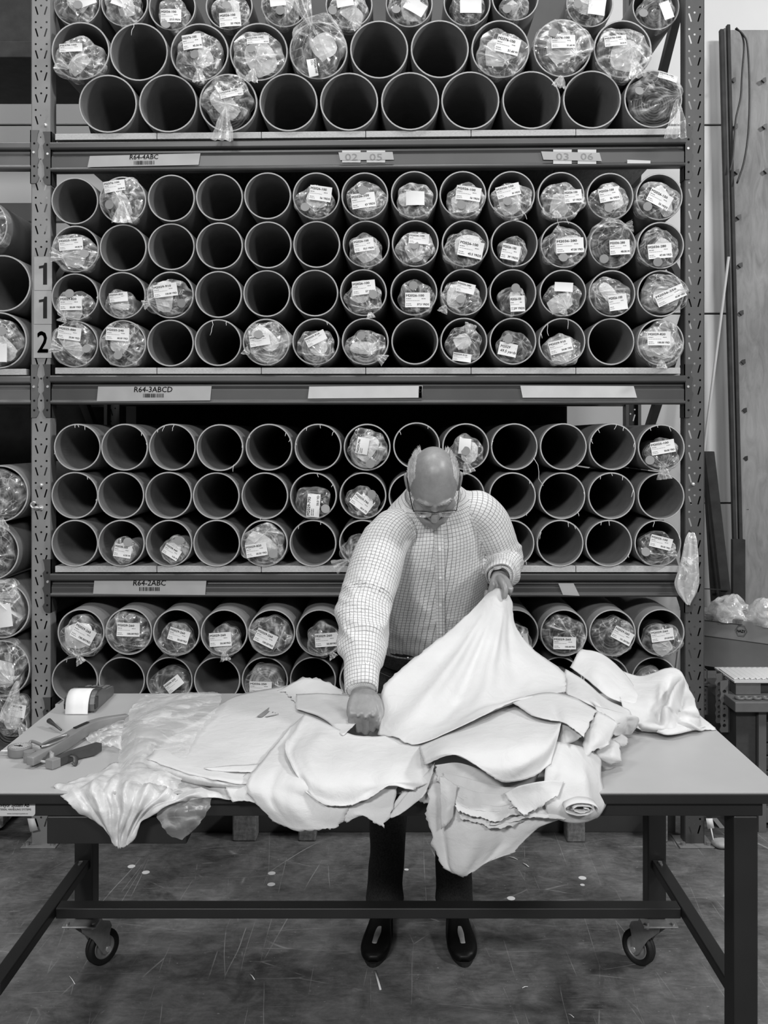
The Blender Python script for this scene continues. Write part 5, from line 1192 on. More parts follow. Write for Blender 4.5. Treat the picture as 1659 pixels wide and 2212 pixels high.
def hand(W, d, n, t, curls, thumb, L=.088, wid=.040, spread=1.0, fr=.0100, world=False):
    """W wrist, d towards the knuckles, n back of the hand, t thumb side; curls: bend angles per joint for index..little"""
    d, n, t = d.normalized(), n.normalized(), t.normalized()
    secs = [(W-d*.02, t*.029, n*.021, 2.2), (W+d*.010, t*.030, n*.021, 2.3), (W+d*L*.5, t*wid*1.0, n*.0185, 2.6), (W+d*L*.9, t*(wid+.003), n*.0160, 2.8), (W+d*(L+.004), t*wid*.98, n*.0125, 2.6)]
    loft(gb, secs, 22, 4)
    off = [.0290, .0085, -.0120, -.0315]; ln = [(.043, .026, .021), (.047, .029, .022), (.044, .027, .021), (.034, .021, .018)]
    for k in range(4):
        p = W+d*(L-(0, -.004, .001, .010)[k])+t*off[k]*spread-n*.001; a = 0; pts = [p-d*.02, p]; dd = d.copy(); rads = [fr*1.05, fr*1.22]
        for j, l in enumerate(ln[k]):
            a += math.radians(curls[k][j]); dd = d*math.cos(a)-n*math.sin(a)
            m = p+dd*l*.5; p = p+dd*l; pts += [m, p]; rads += [fr*(.98-.06*j), fr*(1.02-.08*j) if j < 2 else fr*.72]
        sc = 1 if k < 3 else .88
        sweep(gb, pts, [r*sc for r in rads], 12)
        ellipsoid(gb, W+d*(L-(0, -.004, .001, .010)[k])+t*off[k]*spread+n*.0085, t*.0085, d*.012, n*.0060, 10, 8)      # knuckle
    q = [V(p) for p in thumb] if world else [W+d*a_+t*b_+n*c_ for a_, b_, c_ in thumb]
    sweep(gb, crspline(q, 3), list(np.interp(np.linspace(0, 1, (len(q)-1)*3+1), [0, .35, .65, .9, 1], [.016, .0125, .0112, .0100, .0068])), 12)
    return q[-1], q[-2]
tR = hand(WR, V((.03, -.72, -.66)), V((0, -.66, .72)), V((1, .0, .03)), [(62, 66, 30), (60, 70, 34), (58, 72, 34), (52, 70, 34)],
     [(.012, .022, -.004), (.044, .044, -.003), (.070, .051, -.008), (.096, .049, -.018), (.112, .044, -.028)], L=.084, wid=.041)
tL = hand(WL, V((-.05, -.90, -.43)), V((.35, -.36, .86)), V((-.85, -.10, .30)), [(80, 80, 40), (82, 84, 40), (84, 84, 40), (84, 80, 40)],
     [(.352, 3.125, 1.298), (.350, 3.085, 1.302), (.356, 3.048, 1.295), (.361, 3.034, 1.276), (.357, 3.030, 1.250)], L=.072, wid=.036, world=True)
co, fs_, nr = remesh(gb, .0030, 2)
gB = G(); gB.add([V(p) for p in co], fs_)
person = mk('person', gB, M['skin'], loc=(.1, 3.45, 0))
tag(person, 'bald grey-haired man in checked shirt and dark jeans, leaning over the table holding a hide', 'person')
# nails on the thumbs
for (tip, prev), nn in ((tR, V((.55, -.75, .3))), (tL, V((.2, -.95, .1)))):
    dd = (tip-prev).normalized(); nn = (nn-dd*nn.dot(dd)).normalized(); x = dd.cross(nn); g = G()
    c = prev+dd*.010+nn*.0078
    g.add([c+x*a*.0062*(1-.25*b*b)+dd*b*.0072-nn*.0016*a*a for b in (-1, -.4, .2, .8, 1.1) for a in (-1, -.5, 0, .5, 1)], [(r*5+k, r*5+k+1, r*5+k+6, r*5+k+5) for r in range(4) for k in range(4)])
    mk('thumb_nail', g, M['skin_nail'] if 'skin_nail' in M else M['skin'], person, solid=.0008)

# ---- shirt: trunk and sleeves merged, with cloth coordinates for the checks
rec_t, rec_r, rec_l = [], [], []; gs = G()
torso(1.0, None, gs, lo=1, add=.004)
RSL = ([SR+V((.07, .05, .03)), SR+V((.02, .01, .005)), SR+V((-.016, -.035, -.035)), (SR+ER)/2+V((-.004, 0, 0)), ER, (ER*.55+WR*.45), ER*.2+WR*.8, WR*1.02-ER*.02], [.052, .070, .077, .082, .072, .060, .050, .045])
LSL = ([SL+V((-.08, 0, .01)), SL+V((-.025, .0, .0)), SL+V((.012, .03, -.035)), (SL+EL)/2, EL, (EL*.6+WL*.4), EL*.25+WL*.75, WL*1.0], [.050, .066, .074, .077, .068, .060, .051, .045])
limb(gs, *RSL, sq=.95); limb(gs, *LSL, sq=.95)
gd = G(); torso(1.0, rec_t, gd, lo=1, add=.004, n=200, sub=16); limb(gd, *RSL, rec=rec_r, n=100, sub=12, sq=.95); limb(gd, *LSL, rec=rec_l, n=100, sub=12, sq=.95)
co, fs_, nr = remesh(gs, .0065, 7)
KD = []; PER = []
for rec in (rec_t, rec_r, rec_l):
    k_ = kdtree.KDTree(len(rec))
    for i, r in enumerate(rec): k_.insert(r[0], i)
    k_.balance(); KD.append(k_); PER.append(max(r[1] for r in rec)*1.003)
def cloth_at(p, s):
    rec = (rec_t, rec_r, rec_l)[s]; near = KD[s].find_n(p, 5); k0 = rec[near[0][1]]; ws = u = v = 0
    for q, idx, dist in near:
        r = rec[idx]; du = r[1]-k0[1]; du -= PER[s]*round(du/PER[s])
        w = 1/(dist+.004)**2; ws += w; u += w*(k0[1]+du); v += w*r[2]
    return u/ws, v/ws, near[0][2]
cloth = np.zeros((len(co), 3)); side = np.zeros(len(co), int)
for i, p in enumerate(co):
    ds = [KD[s].find(V(p))[2] for s in range(3)]; s = int(np.argmin(ds)); side[i] = s
    u, v, _ = cloth_at(V(p), s); cloth[i] = (u, v, 0)
corner = []; base_co = co.copy()
for f in fs_:
    sd = [side[i] for i in f]; s = max(set(sd), key=sd.count); us = [cloth[i][:2] if side[i] == s else cloth_at(V(base_co[i]), s)[:2] for i in f]; u0 = us[0][0]
    for u, v in us: corner.append((u-PER[s]*round((u-u0)/PER[s]), v, 0))
VM = [max(r[2] for r in rec) for rec in (rec_t, rec_r, rec_l)]
for i, p in enumerate(co):                                         # folds of the cloth
    u, v, _ = cloth[i]; s = side[i]
    if s == 0:
        d = .006*nz(p[0], p[1], p[2], 6, 2)+  .015*rid(nz(p[0]*.8+p[2]*.55, p[1]*.5, p[2]*.35-p[0]*.3, 8, 5))*np.clip((1.46-p[2])*4, .1, 1)-.006
        if p[2] < 1.20: d += (.004+.010*rid(nz(p[0], p[1]*.5, p[2]*2.2, 7, 9)))*np.clip((1.20-p[2])*8, 0, 1)*np.clip((p[2]-1.0)*16, 0, 1)
    elif s == 1:
        q = np.clip((v-.30)/.12, 0, 1)*np.clip((VM[1]-.075-v)/.06, 0, 1)
        d = .022*q*(rid(nz(p[0]*.55+p[2]*.3, p[1]*.5, p[2]*1.5+p[0]*.5, 11, 3))-.35)+.006*nz(p[0], p[1], p[2], 8, 4)+.005*rid(nz(p[0]*1.4, p[1], p[2]*.4, 10, 6))
    else:
        q = np.clip((v-.22)/.1, 0, 1)*np.clip((VM[2]-.06-v)/.06, 0, 1)
        d = .020*q*(rid(nz(p[0]*.6, p[1]*.6, p[2]*1.4+p[0]*.4, 12, 7))-.35)+.006*nz(p[0], p[1], p[2], 9, 8)
    co[i] = p+nr[i]*d
gS = G(); gS.add([V(p) for p in co], fs_)
def put_cloth(o, arr, dom='POINT'):
    a = o.data.attributes.new('cloth', 'FLOAT_VECTOR', dom); a.data.foreach_set('vector', np.asarray(arr, np.float32).reshape(-1))
shirt = mk('shirt', gS, M['shirt'], person); put_cloth(shirt, corner, 'CORNER')
def band(name, W, E, r0, r1, l, parent):
    """a cuff: short double band round the wrist"""
    d = (W-E).normalized(); x, y = frame_of(d); g = G(); cl = []; n = 32; prof = [(r0-.004, l), (r0, l*1.0), (r0+.0015, l*.7), (r1, 0), (r1-.003, -.004)]
    for r, t in prof:
        for i in range(n):
            a = 2*math.pi*i/n; w = 1+.05*math.sin(3*a+1); g.v.append(W+d*(t-.012)+(x*math.cos(a)+y*math.sin(a))*r*w); cl.append((i/n*2*math.pi*r1, t, 0))
    g.add([], []); g.f = [(k*n+i, k*n+(i+1) % n, (k+1)*n+(i+1) % n, (k+1)*n+i) for k in range(len(prof)-1) for i in range(n)]; g.sm = [True]*len(g.f)
    o = mk(name, g, M['shirt'], parent); put_cloth(o, cl); return o
band('cuff', WR-(WR-ER).normalized()*.040, ER, .0465, .0510, .060, shirt); band('cuff', WL-(WL-EL).normalized()*.034, EL, .0455, .0515, .054, shirt)
# collar: folded band round the neck, open at the throat
NB = V((.137, 3.132, 1.592)); nd = V((0, -.50, .86)).normalized(); nx = V((1, 0, .05)).normalized(); ny = nd.cross(nx)
g = G(); cl = []; n = 40; prof = [(.066, -.030), (.064, .010), (.070, .018), (.079, .004), (.090, -.024)]
for k, (r, t) in enumerate(prof):
    for i in range(n+1):
        a = -math.pi/2+.16+(2*math.pi-.32)*i/n; front = abs(i/n-.5)*2
        rr = r*(1+.10*front**4); tt = t-.012*front**6*(k >= 3)
        g.v.append(NB+nd*tt+nx*math.cos(a)*rr*1.02-ny*math.sin(a)*-rr*1.06); cl.append((a*.09, t*1.4, 0))
g.f = [(k*(n+1)+i, k*(n+1)+i+1, (k+1)*(n+1)+i+1, (k+1)*(n+1)+i) for k in range(len(prof)-1) for i in range(n)]; g.sm = [True]*len(g.f)
o = mk('collar', g, M['shirt'], shirt, solid=.0016, offset=0); put_cloth(o, cl)
# button placket and buttons down the chest
kb = kdtree.KDTree(len(co))
for i, p in enumerate(co): kb.insert(V(p), i)
kb.balance()
ln_ = []
for k in range(26):
    t = k/25; x = .150+.030*t-.01*t*t; z = 1.535-.50*t
    best = [i for i in range(len(co)) if abs(co[i][0]-x) < .010 and abs(co[i][2]-z) < .014]
    if best: j = min(best, key=lambda i: co[i][1]); ln_.append((V((x, co[j][1], z)), V(nr[j])))
g = G(); cl = []
for p, q in ln_:
    for a in (-.015, -.0144, .0144, .015): g.v.append(p+V((a, 0, 0))+q*(.0013 if abs(a) < .0147 else -.001)); cl.append((a, p.z, 0))
g.f = [(k*4+i, k*4+i+1, (k+1)*4+i+1, (k+1)*4+i) for k in range(len(ln_)-1) for i in range(3)]; g.sm = [True]*len(g.f)
o = mk('button_placket', g, M['shirt'], shirt); put_cloth(o, cl)
for k in range(2, len(ln_)-1, 5):
    p, q = ln_[k]; g = G(); cyl(g, p+q*.002, p+q*.0045, .0055, .005, 12); mk('button', g, M['paper'], shirt)

# ---- trousers, waistband, rivets, shoes
gt = G(); secs = []
for k in (0, 1):
    c, rx, ry, t = SP[k]; d = (V(SP[1][0])-V(SP[0][0])).normalized(); a = A0; b = d.cross(a).normalized()
    secs.append((V(c), a*(rx+.004), b*(ry+.006), 2.4))
secs = [(V((.118, 3.52, .80)), A0*.178, V((0, -.125, 0)), 2.4), (V((.118, 3.525, .88)), A0*.188, V((0, -.136, -.01)), 2.4)]+[(V((.118, 3.508, 1.005)), A0*.185, secs[1][2], 2.4), (V((.118, 3.498, 1.035)), A0*.184, secs[1][2], 2.4)]
loft(gt, secs, 36, 4)
for (a, b, c), hx in zip(HIPS, (-.020, .230)):
    limb(gt, [a+V((0, 0, -.02)), (a+b)/2, b, (b+c)/2, c+V((0, .01, .04)), c+V((0, 0, -.035))], [.100, .088, .072, .066, .066, .072])
co2, f2, n2 = remesh(gt, .009, 4)
for i, p in enumerate(co2):
    q = np.clip((.40-p[2])*6, 0, 1); co2[i] = p+n2[i]*(.006*nz(p[0], p[1], p[2], 9, 3)+.005*q*nz(p[0]*.4, p[1]*.4, p[2], 14, 1))
g = G(); g.add([V(p) for p in co2], f2); tr_ = mk('trousers', g, M['denim'], person)
g = G(); wb_ = []
for k, (dz, gr) in enumerate(((-.022, .0075), (-.018, .010), (.018, .009), (.022, .006))):
    for i in range(48):
        a = 2*math.pi*i/48; c = V((.118, 3.500, 1.022+dz)); e = 2/2.4; cs, sn = math.cos(a), math.sin(a)
        g.v.append(c+V((1, 0, 0))*math.copysign(abs(cs)**e, cs)*(.185+gr)+V((0, -.87, -.47)).normalized()*math.copysign(abs(sn)**e, sn)*(.139+gr))
g.f = [(k*48+i, k*48+(i+1) % 48, (k+1)*48+(i+1) % 48, (k+1)*48+i) for k in range(3) for i in range(48)]; g.sm = [True]*len(g.f)
mk('waistband', g, M['denim'], tr_)
kt = kdtree.KDTree(len(co2))
for i, p in enumerate(co2): kt.insert(V(p), i)
kt.balance()
def on_trousers(px, py):
    best = None
    for Y in np.arange(3.25, 3.6, .004):
        p = P(px, py, Y); q, i, d = kt.find(p)
        if best is None or d < best[0]-.0005: best = (d, V(co2[i]), V(n2[i]))
        if d < .006: break
    return best[1], best[2]
for px, py in ((819, 1417), (854, 1435), (881, 1424)):
    p, q = on_trousers(px, py); g = G(); cyl(g, p-q*.002, p+q*.004, .0055, .0045, 12); mk('rivet', g, M['bolt'], tr_)
g = G(); pts = [on_trousers(x, y) for x, y in ((812, 1448), (825, 1456), (842, 1460), (858, 1456), (872, 1444))]
sweep(g, [p+q*.003 for p, q in pts], .0009, 5); mk('pocket_stitching', g, M['mid'], tr_)
for (hx, tx), nm in (((-.018, -.060), 'left'), ((.230, .244), 'right')):
    g = G(); secs = []
    for t, w, h, zc in ((0, .030, .030, .040), (.06, .037, .036, .046), (.14, .036, .040, .050), (.20, .042, .034, .042), (.255, .050, .027, .033), (.30, .050, .023, .029), (.335, .038, .019, .024), (.352, .016, .012, .018)):
        c = V((hx+(tx-hx)*t/.352, 3.565-t*1.06, zc)); secs.append((c, V((w, 0, 0)), V((0, 0, h)), 2.5))
    loft(g, secs, 26, 4)
    for p in g.v: p.z = max(p.z, .012)
    sh = mk('shoe', g, M['shoe'], person)
    g = G(); out = []
    for k in range(33):
        a = 2*math.pi*k/32; out.append((math.cos(a), math.sin(a)))
    for z in (0, .013):
        for i in range(32):
            cs, sn = out[i]; t = .178-.180*sn if sn > 0 else .178-.186*sn; wv = (.040+.014*max(0, (t-.1)/.25) if t < .30 else .052)
            g.v.append(V((hx+(tx-hx)*t/.352+cs*wv*(1.0 if abs(cs) > .3 else 1), 3.565-t*1.06, z)))
    g.f = [(i, (i+1) % 32, 32+(i+1) % 32, 32+i) for i in range(32)]+[tuple(range(32))[::-1], tuple(range(32, 64))]; g.sm = [False]*len(g.f)
    mk('sole', g, M['rubber'], sh)
    for k in range(4):
        g = G(); t = .135+k*.016; c = V((hx+(tx-hx)*t/.352, 3.565-t*1.06, .088-k*.0065))
        sweep(g, [c+V((-.018, 0, -.004)), c+V((0, 0, .002)), c+V((.018, 0, -.004))], .0022, 6); mk('lace', g, M['shoe'], sh)
# ---- hair: thin strands at the temples, ears and back of the head
g = G(); rnd = random.Random(4)
def strand(x, y, z, dx, dy, dz, l, r):
    p = H(x, y, z); d = (hr*dx+hf*dy+hu*dz).normalized(); q = [p, p+d*l*.5+hu*.001, p+d*l+V((0, 0, -l*.18))]
    sweep(g, q, [r, r*.8, r*.25], 3, caps=False)
for s in (-1, 1):
    for k in range(2300):
        t = rnd.random(); ht = rnd.random()
        y = -.100+.118*t; top = .090-.075*max(0, (t-.30)/.70)**.8; z = -.040+(top+.040)*ht
        y += -.004*ht
        ex = 1-(y/.104)**2-(max(z, -.05)/.122)**2
        if ex <= .02: continue
        x = s*.0765*math.sqrt(ex)*1.01
        if abs(x) < .036+.010*rnd.random(): continue
        strand(x, y, z, s*(.06+.20*rnd.random()), -.95, .34*rnd.random()-.26, .016+.018*rnd.random(), .0008)
for s in (-1, 1):
    for k in range(1500):
        y = rnd.uniform(-.085, .030); z = rnd.uniform(.0, .088-.35*max(0, y+.02)); ex = 1-(y/.104)**2-(z/.122)**2
        if ex <= .02: continue
        x = s*.0765*math.sqrt(ex)*1.005
        if abs(x) < .050+.008*rnd.random()+.2*max(0, y): continue
        strand(x, y, z, s*.10, -1, .10+.25*rnd.random()-.2, .020+.014*rnd.random(), .0008)
for k in range(700):
    a = rnd.uniform(-1.1, 1.1); z = rnd.uniform(-.07, .035); x = .075*math.sin(a); ex = 1-(x/.0765)**2-(z/.122)**2
    if ex <= 0: continue
    strand(x, -.104*math.sqrt(ex), z, x*8, -.6, -.5, .024, .0011)
hair = mk('hair', g, M['hair'], person)
for s in (-1, 1):
    g = G()
    for k in range(70):
        t = rnd.random(); x = s*(.014+.038*t); strand(x, .100-.021*t**2, .021+.008*rnd.random(), s*(.9+.3*rnd.random()), .05+.1*rnd.random(), .5*rnd.random()-.2, .004+.004*rnd.random(), .00035)
    mk('eyebrow', g, M['hair'], person)
# ---- spectacles
gl = G(); yb, zb = .118, .000
fr = lambda x, z, y=yb: H(x, y-.18*x*x*10*.6, z)
sweep(gl, crspline([fr(-.066, .012), fr(-.058, .016), fr(-.034, .017), fr(-.012, .013), fr(0, .010), fr(.012, .013), fr(.034, .017), fr(.058, .016), fr(.066, .012)], 4), .0019, 8)
sp_ = mk('spectacles', gl, M['frame_black'], person)
for s in (-1, 1):
    q = [fr(s*.012, .012), fr(s*.034, .016), fr(s*.060, .015), fr(s*.063, .002), fr(s*.056, -.016), fr(s*.036, -.021), fr(s*.018, -.015), fr(s*.012, 0)]
    loop = crspline(q+[q[0]], 3)[:-1]; c = sum((V(p) for p in loop), V())/len(loop)
    g = G(); g.add([c]+[V(p) for p in loop], [(0, 1+i, 1+(i+1) % len(loop)) for i in range(len(loop))]); mk('lens', g, M['lens'], sp_, solid=.0015)
    g = G(); sweep(g, [V(p) for p in loop]+[V(loop[0])], .0007, 5, caps=False); mk('lens_rim', g, M['bolt'], sp_)
    g = G(); sweep(g, crspline([fr(s*.066, .012), H(s*.0715, .088, .012), H(s*.0785, .040, .012), H(s*.0835, .000, .014), H(s*.086, -.022, .006), H(s*.083, -.038, -.012)], 4), .0021, 6, flat=(.6, 1.4)); mk('temple', g, M['frame_black'], sp_)
    g = G(); sweep(g, [fr(s*.014, .004), H(s*.009, .108, -.004)], .0012, 5); mk('nose_pad', g, M['bolt'], sp_)
# ---- watch on the left wrist
d = (WL-EL).normalized(); x, y = frame_of(d); g = G(); c = WL+d*.012
lathe(g, [(.0295, -.008), (.0312, -.008), (.0312, .008), (.0295, .008), (.0295, -.008)], c, d, 28); wt = mk('wristwatch', g, M['black'], person)
g = G(); q = V((-.3, -.5, .8)); q = (q-d*q.dot(d)).normalized(); cyl(g, c+q*.029, c+q*.037, .014, .013, 20); mk('watch_case', g, M['bolt'], wt)
# ---------------------------------------------------------------- tools on the table
# card terminal / label printer with a paper strip
a, b = T(172, 1541, 0), T(214, 1503, 0); fy = (b-a); fy.z = 0; fy.normalize(); fx = Vector((fy.y, -fy.x, 0)); up = Vector((0, 0, 1))
def Q(x, y, z): return a+fx*x+fy*y+up*z
root = empty('label_printer', a, 'dark hand-held printer with a keypad and white paper strip, rear left of the table', 'printer')
def side_prism(prof, x0, x1):
    g = G(); prism(g, prof, lambda y, z: Q(x0, y, z), fx*(x1-x0)); return g
g = side_prism([(.004, .002), (.215, .002), (.222, .012), (.215, .030), (.130, .040), (.085, .058), (.030, .062), (.008, .050), (.000, .028)], -.045, .045)
body = mk('body', g, M['grey'], root, bevel=.007)
g = side_prism([(.012, .046), (.030, .064), (.080, .061), (.080, .056), (.032, .056)], .018, .047); mk('paper_cover', g, M['dkgrey'], body, bevel=.002)
for s in (-1, 1): g = side_prism([(.002, .012), (.030, .012), (.034, .046), (.010, .048), (-.002, .030)], s*.0455, s*.049); mk('paper_guide', g, M['black'], body, bevel=.002)
g = G(); prof = crspline([(.070, .0600), (.034, .0650), (.008, .0560), (-.008, .036), (-.014, .014), (-.016, .0015)], 4); n = len(prof)
g.add([Q(x, p[0], p[1]) for p in prof for x in (-.040, -.014, .012, .030)], [(i*4+k, i*4+k+1, i*4+k+5, i*4+k+4) for i in range(n-1) for k in range(3)])
mk('paper_strip', g, M['paper'], root, solid=.0004)
for r in range(5):
    for c in range(4):
        y = .122+r*.019; z = .0425-(y-.130)*.1176; x = -.030+c*.020
        g = G(); obox(g, Q(x, y, z), fx*.0075, (fy-up*.1176).normalized()*.0055, up*.0025); mk('key', g, M['beam_left'], body, bevel=.001)
g = G(); obox(g, Q(0, .098, .0545), fx*.034, (fy-up*.4).normalized()*.010, up*.002); mk('display', g, M['black'], body)
# leather thickness gauge: dial, long bowed arm, lower arm, levers
c0 = T(43, 1636, 0); root = empty('thickness_gauge', c0, 'long-armed leather thickness gauge with a round dial at the left end of the table', 'measuring tool')
tip, tail_ = T(64, 1645, .02), T(268, 1552, .02); ad = (tail_-tip); ad.z = 0; L = ad.length; ad.normalize(); an = Vector((-ad.y, ad.x, 0))
def A(t, w, z): return tip*1+ad*t+an*w+up*(z-.02)
pts = crspline([A(0, 0, .020), A(L*.20, .004, .022), A(L*.45, .018, .024), A(L*.66, .030, .026), A(L*.82, .022, .026), A(L*1.0, -.012, .024)], 6)
g = G(); N = len(pts)
for i in range(N-1): pass
rad = list(np.interp(np.linspace(0, 1, N), [0, .1, .3, .5, .8, 1], [.016, .018, .024, .022, .019, .015]))
sweep(g, pts, rad, 4, up=(0, 0, 1)); arm = mk('bowed_arm', g, M['mid'], root, bevel=.003)
g = G(); ring = [A(L*.14+.105*(.5-.5*math.cos(k/14*2*math.pi)), .010+.014*math.sin(k/14*2*math.pi), .0405) for k in range(15)]
sweep(g, ring, .0035, 6, caps=False); mk('handle_rim', g, M['zinc'], arm)
g = G(); prism(g, [(math.cos(k/16*2*math.pi), math.sin(k/16*2*math.pi)) for k in range(16)], lambda x, y: A(L*.14+.0525+x*.050, .010+y*.012, .0392), up*.001); mk('hand_grip', g, M['dkgrey'], arm)
g = G(); prism(g, [(-.03, -.005), (.03, -.005), (.03, .005), (-.03, .005)], lambda x, y: A(L*.60+x, .028+y, .0425), up*.002); mk('slot_cover', g, M['black'], arm)
dc = T(43, 1632, 0)
g = G(); lathe(g, [(.001, 0), (.026, 0), (.031, .004), (.031, .020), (.0318, .022), (.0318, .026), (.0285, .027), (.028, .0245), (.001, .0245)], dc, up, 36); dial = mk('dial', g, M['mid'], root)
g = G(); cyl(g, dc+up*.0246, dc+up*.0252, .0275, n=32); face = mk('dial_face', g, M['tape'], dial)
g = G()
for k in range(24):
    a_ = k/24*2*math.pi; d_ = Vector((math.cos(a_), math.sin(a_), 0)); e_ = Vector((-d_.y, d_.x, 0)); r0 = .019 if k % 6 == 0 else .022
    q = dc+up*.0256; g.add([q+d_*r0+e_*.0005, q+d_*.026+e_*.0005, q+d_*.026-e_*.0005, q+d_*r0-e_*.0005], [(0, 1, 2, 3)], False)
mk('dial_marks', g, M['ink'], face)
g = G(); q = dc+up*.0262; sweep(g, [q+Vector((-.018, .004, 0)), q, q+Vector((.008, -.002, 0))], [.0006, .0014, .001], 5); cyl(g, q-up*.001, q+up*.002, .003, n=10); mk('needle', g, M['ink'], dial)
g = G(); cyl(g, dc+Vector((-.030, 0, .012)), dc+Vector((-.050, 0, .012)), .003, n=10); mk('plunger', g, M['bolt'], dial)
g = G(); q = T(64, 1645, 0); cyl(g, q, q+up*.028, .0155, n=20); cyl(g, q+up*.012, q+up*.016, .0165, n=20); mk('pivot', g, M['mid'], root)
p0, p1 = T(78, 1643, .012), T(110, 1647, .012); g = G(); cyl(g, p0, p1, .0032, n=10); mk('measuring_rod', g, M['bolt'], root)
e0, e1 = T(112, 1650, .012), T(210, 1612, .012); ed = (e1-e0); ed.z = 0; EL_ = ed.length; ed.normalize(); en = Vector((-ed.y, ed.x, 0))
def E_(t, w, z): return e0+ed*t+en*w+up*(z-.012)
g = G(); prism(g, [(-.004, -.012), (.030, -.012), (EL_*.45, -.010), (EL_*.75, -.030), (EL_, -.018), (EL_, .004), (EL_*.5, .014), (-.004, .012)], lambda x, y: E_(x, y, .003), up*.020); la = mk('lower_arm', g, M['dkgrey'], root, bevel=.002)
g = G(); obox(g, E_(.004, 0, .013), ed*.014, en*.0135, up*.012); mk('end_block', g, M['mid'], la, bevel=.002)
g = G(); sweep(g, crspline([E_(.052, -.012, .020), E_(.054, -.026, .018), E_(.046, -.036, .008), E_(.036, -.040, .004)], 4), .006, 4, flat=(1.6, .35)); mk('trigger', g, M['dkgrey'], root)
g = G(); sweep(g, crspline([T(64, 1618, .004), T(65, 1604, .016), T(72, 1602, .018), T(98, 1614, .026), T(112, 1628, .028)], 4), .0042, 6); mk('lever', g, M['mid'], root)
g = G(); sweep(g, [T(132, 1577, .010), T(118, 1566, .018), T(106, 1557, .020)], [.0035, .0045, .008], 8); mk('lever', g, M['dkgrey'], root)
g = G(); q = T(98, 1612, .030); cyl(g, q-up*.004, q+up*.006, .006, n=12); q = T(112, 1632, .026); cyl(g, q-up*.010, q+up*.006, .006, n=12); mk('screw', g, M['bolt'], root)

# ---------------------------------------------------------------- on the floor: paper discs, blocks, litter
DISC = (((284, 1872), 'white paper disc on the floor, leftmost'), ((315, 1885), 'white paper disc on the floor beside the leftmost one'), ((587, 1887), 'white paper disc on the floor behind the crossbar, upper of two'),
        ((586, 1911), 'white paper disc on the floor behind the crossbar, lower of two'), ((878, 1879), 'pale folded disc on the floor between the trouser legs'), ((1258, 1897), 'white paper disc on the floor near the right rear leg'),
        ((1258, 1912), 'smaller pale disc on the floor below the right one'), ((1104, 1941), 'pale disc on the floor just behind the crossbar, right of the man'))
for (x, y), lb in DISC:
    p = FL(x, y); g = G(); r = .0155 if 'small' not in lb and 'folded' not in lb else .009
    cyl(g, p+up*.0005, p+up*.0015, r, n=24); tag(mk('paper_disc', g, M['paper'], loc=p), lb, 'paper disc', 'paper discs on the floor')
for k, ((x, y), (x2, y2), w) in enumerate((((540, 2105), (550, 2118), .004), ((810, 2098), (822, 2140), .008), ((1100, 1852), (1118, 1858), .004), ((1130, 1866), (1142, 1874), .006), ((1128, 2136), (1140, 2133), .004), ((1228, 2192), (1240, 2200), .003), ((150, 2110), (162, 2128), .003))):
    p, q = FL(x, y), FL(x2, y2); g = G(); sweep(g, [p+up*.003, (p+q)/2+up*.005, q+up*.003], w*.5, 5, flat=(1, .4))
    tag(mk('paper_scrap', g, M['paper'], loc=p), 'tiny pale scrap of paper on the floor, %s' % ('left of the shoes', 'curled in front of the left shoe', 'twisted, behind the hanging hide', 'flat, right of the hanging hide', 'at the bottom right of the floor', 'lowest one', 'under the left stretcher')[k], 'paper scrap', 'paper scraps on the floor')
for (xa, xb, ya), lb in (((502, 553, 1818), 'rough wooden block on the floor under the rack, leftmost and largest'), ((644, 682, 1818), 'wooden block on the floor under the rack, second from the left'), ((1225, 1264, 1820), 'wooden block on the floor under the rack, right of centre'), ((1424, 1443, 1820), 'narrow wooden block on the floor beside the right upright')):
    p, q = FL(xa, ya), FL(xb, ya); g = G(); box(g, p.x, q.x, p.y, p.y+.09, 0, .125); tag(mk('wood_block', g, M['block'], bevel=.006, loc=p), lb, 'wooden block', 'wooden blocks under the rack')
# paper tag taped to the foot of the left upright
g = G(); pa = [P(59, 1768, RY-.02), P(74, 1768, RY-.02), P(82, 1793, RY-.03), P(65, 1797, RY-.03)]; g.add(pa, [(3, 2, 1, 0)]); tag(mk('paper_tag', g, M['tape2'], solid=.001, loc=pa[3]), 'torn white paper tag at the foot of the left upright', 'paper tag')
# wrapped roll end on the floor, far left
g = G(); c = FL(-20, 1800); cyl(g, c+Vector((0, 0, .06)), c+Vector((0, .6, .06)), .055, n=20); r_ = mk('wrapped_roll', g, M['roll'], loc=c)
g = G(); bag_mesh(g, c+Vector((0, -.005, .06)), .057, .057, Vector((.01, 0, .01)), .03, 77, deep=.3); mk('plastic_bag', g, M['film_mid'], r_); tag(r_, 'bagged roll lying on the floor at the far left under the table edge', 'leather roll')
# bent plastic sleeve hanging on the right upright
c = P(1487, 1150, RY-.03); hs = empty('plastic_sleeve', P(1487, 1305, RY-.03), 'empty crumpled clear sleeve hanging on the right upright', 'plastic sleeve')
S_ = [(1493, 1150, 6), (1492, 1165, 13), (1490, 1195, 17), (1487, 1230, 23), (1484, 1258, 27), (1484, 1280, 22), (1485, 1296, 11), (1486, 1306, 4)]
g = G(); n = 22; g.at = []; rnd = random.Random(8)
for k, (x, y, w) in enumerate(crspline(S_, 4)):
    q = P(x, y, RY-.035); w = w/500
    for i in range(n):
        a_ = 2*math.pi*i/n; f = rid(math.sin(a_*4+k*.05+1.2*nz(q.z, a_, 0, 6, 2)))
        g.v.append(q+Vector((math.cos(a_)*w*(.9+.15*f), math.sin(a_)*(.010+w*.35)*(.7+.5*f)-.008*f, 0))); g.at.append(min(1, .25+.7*f))
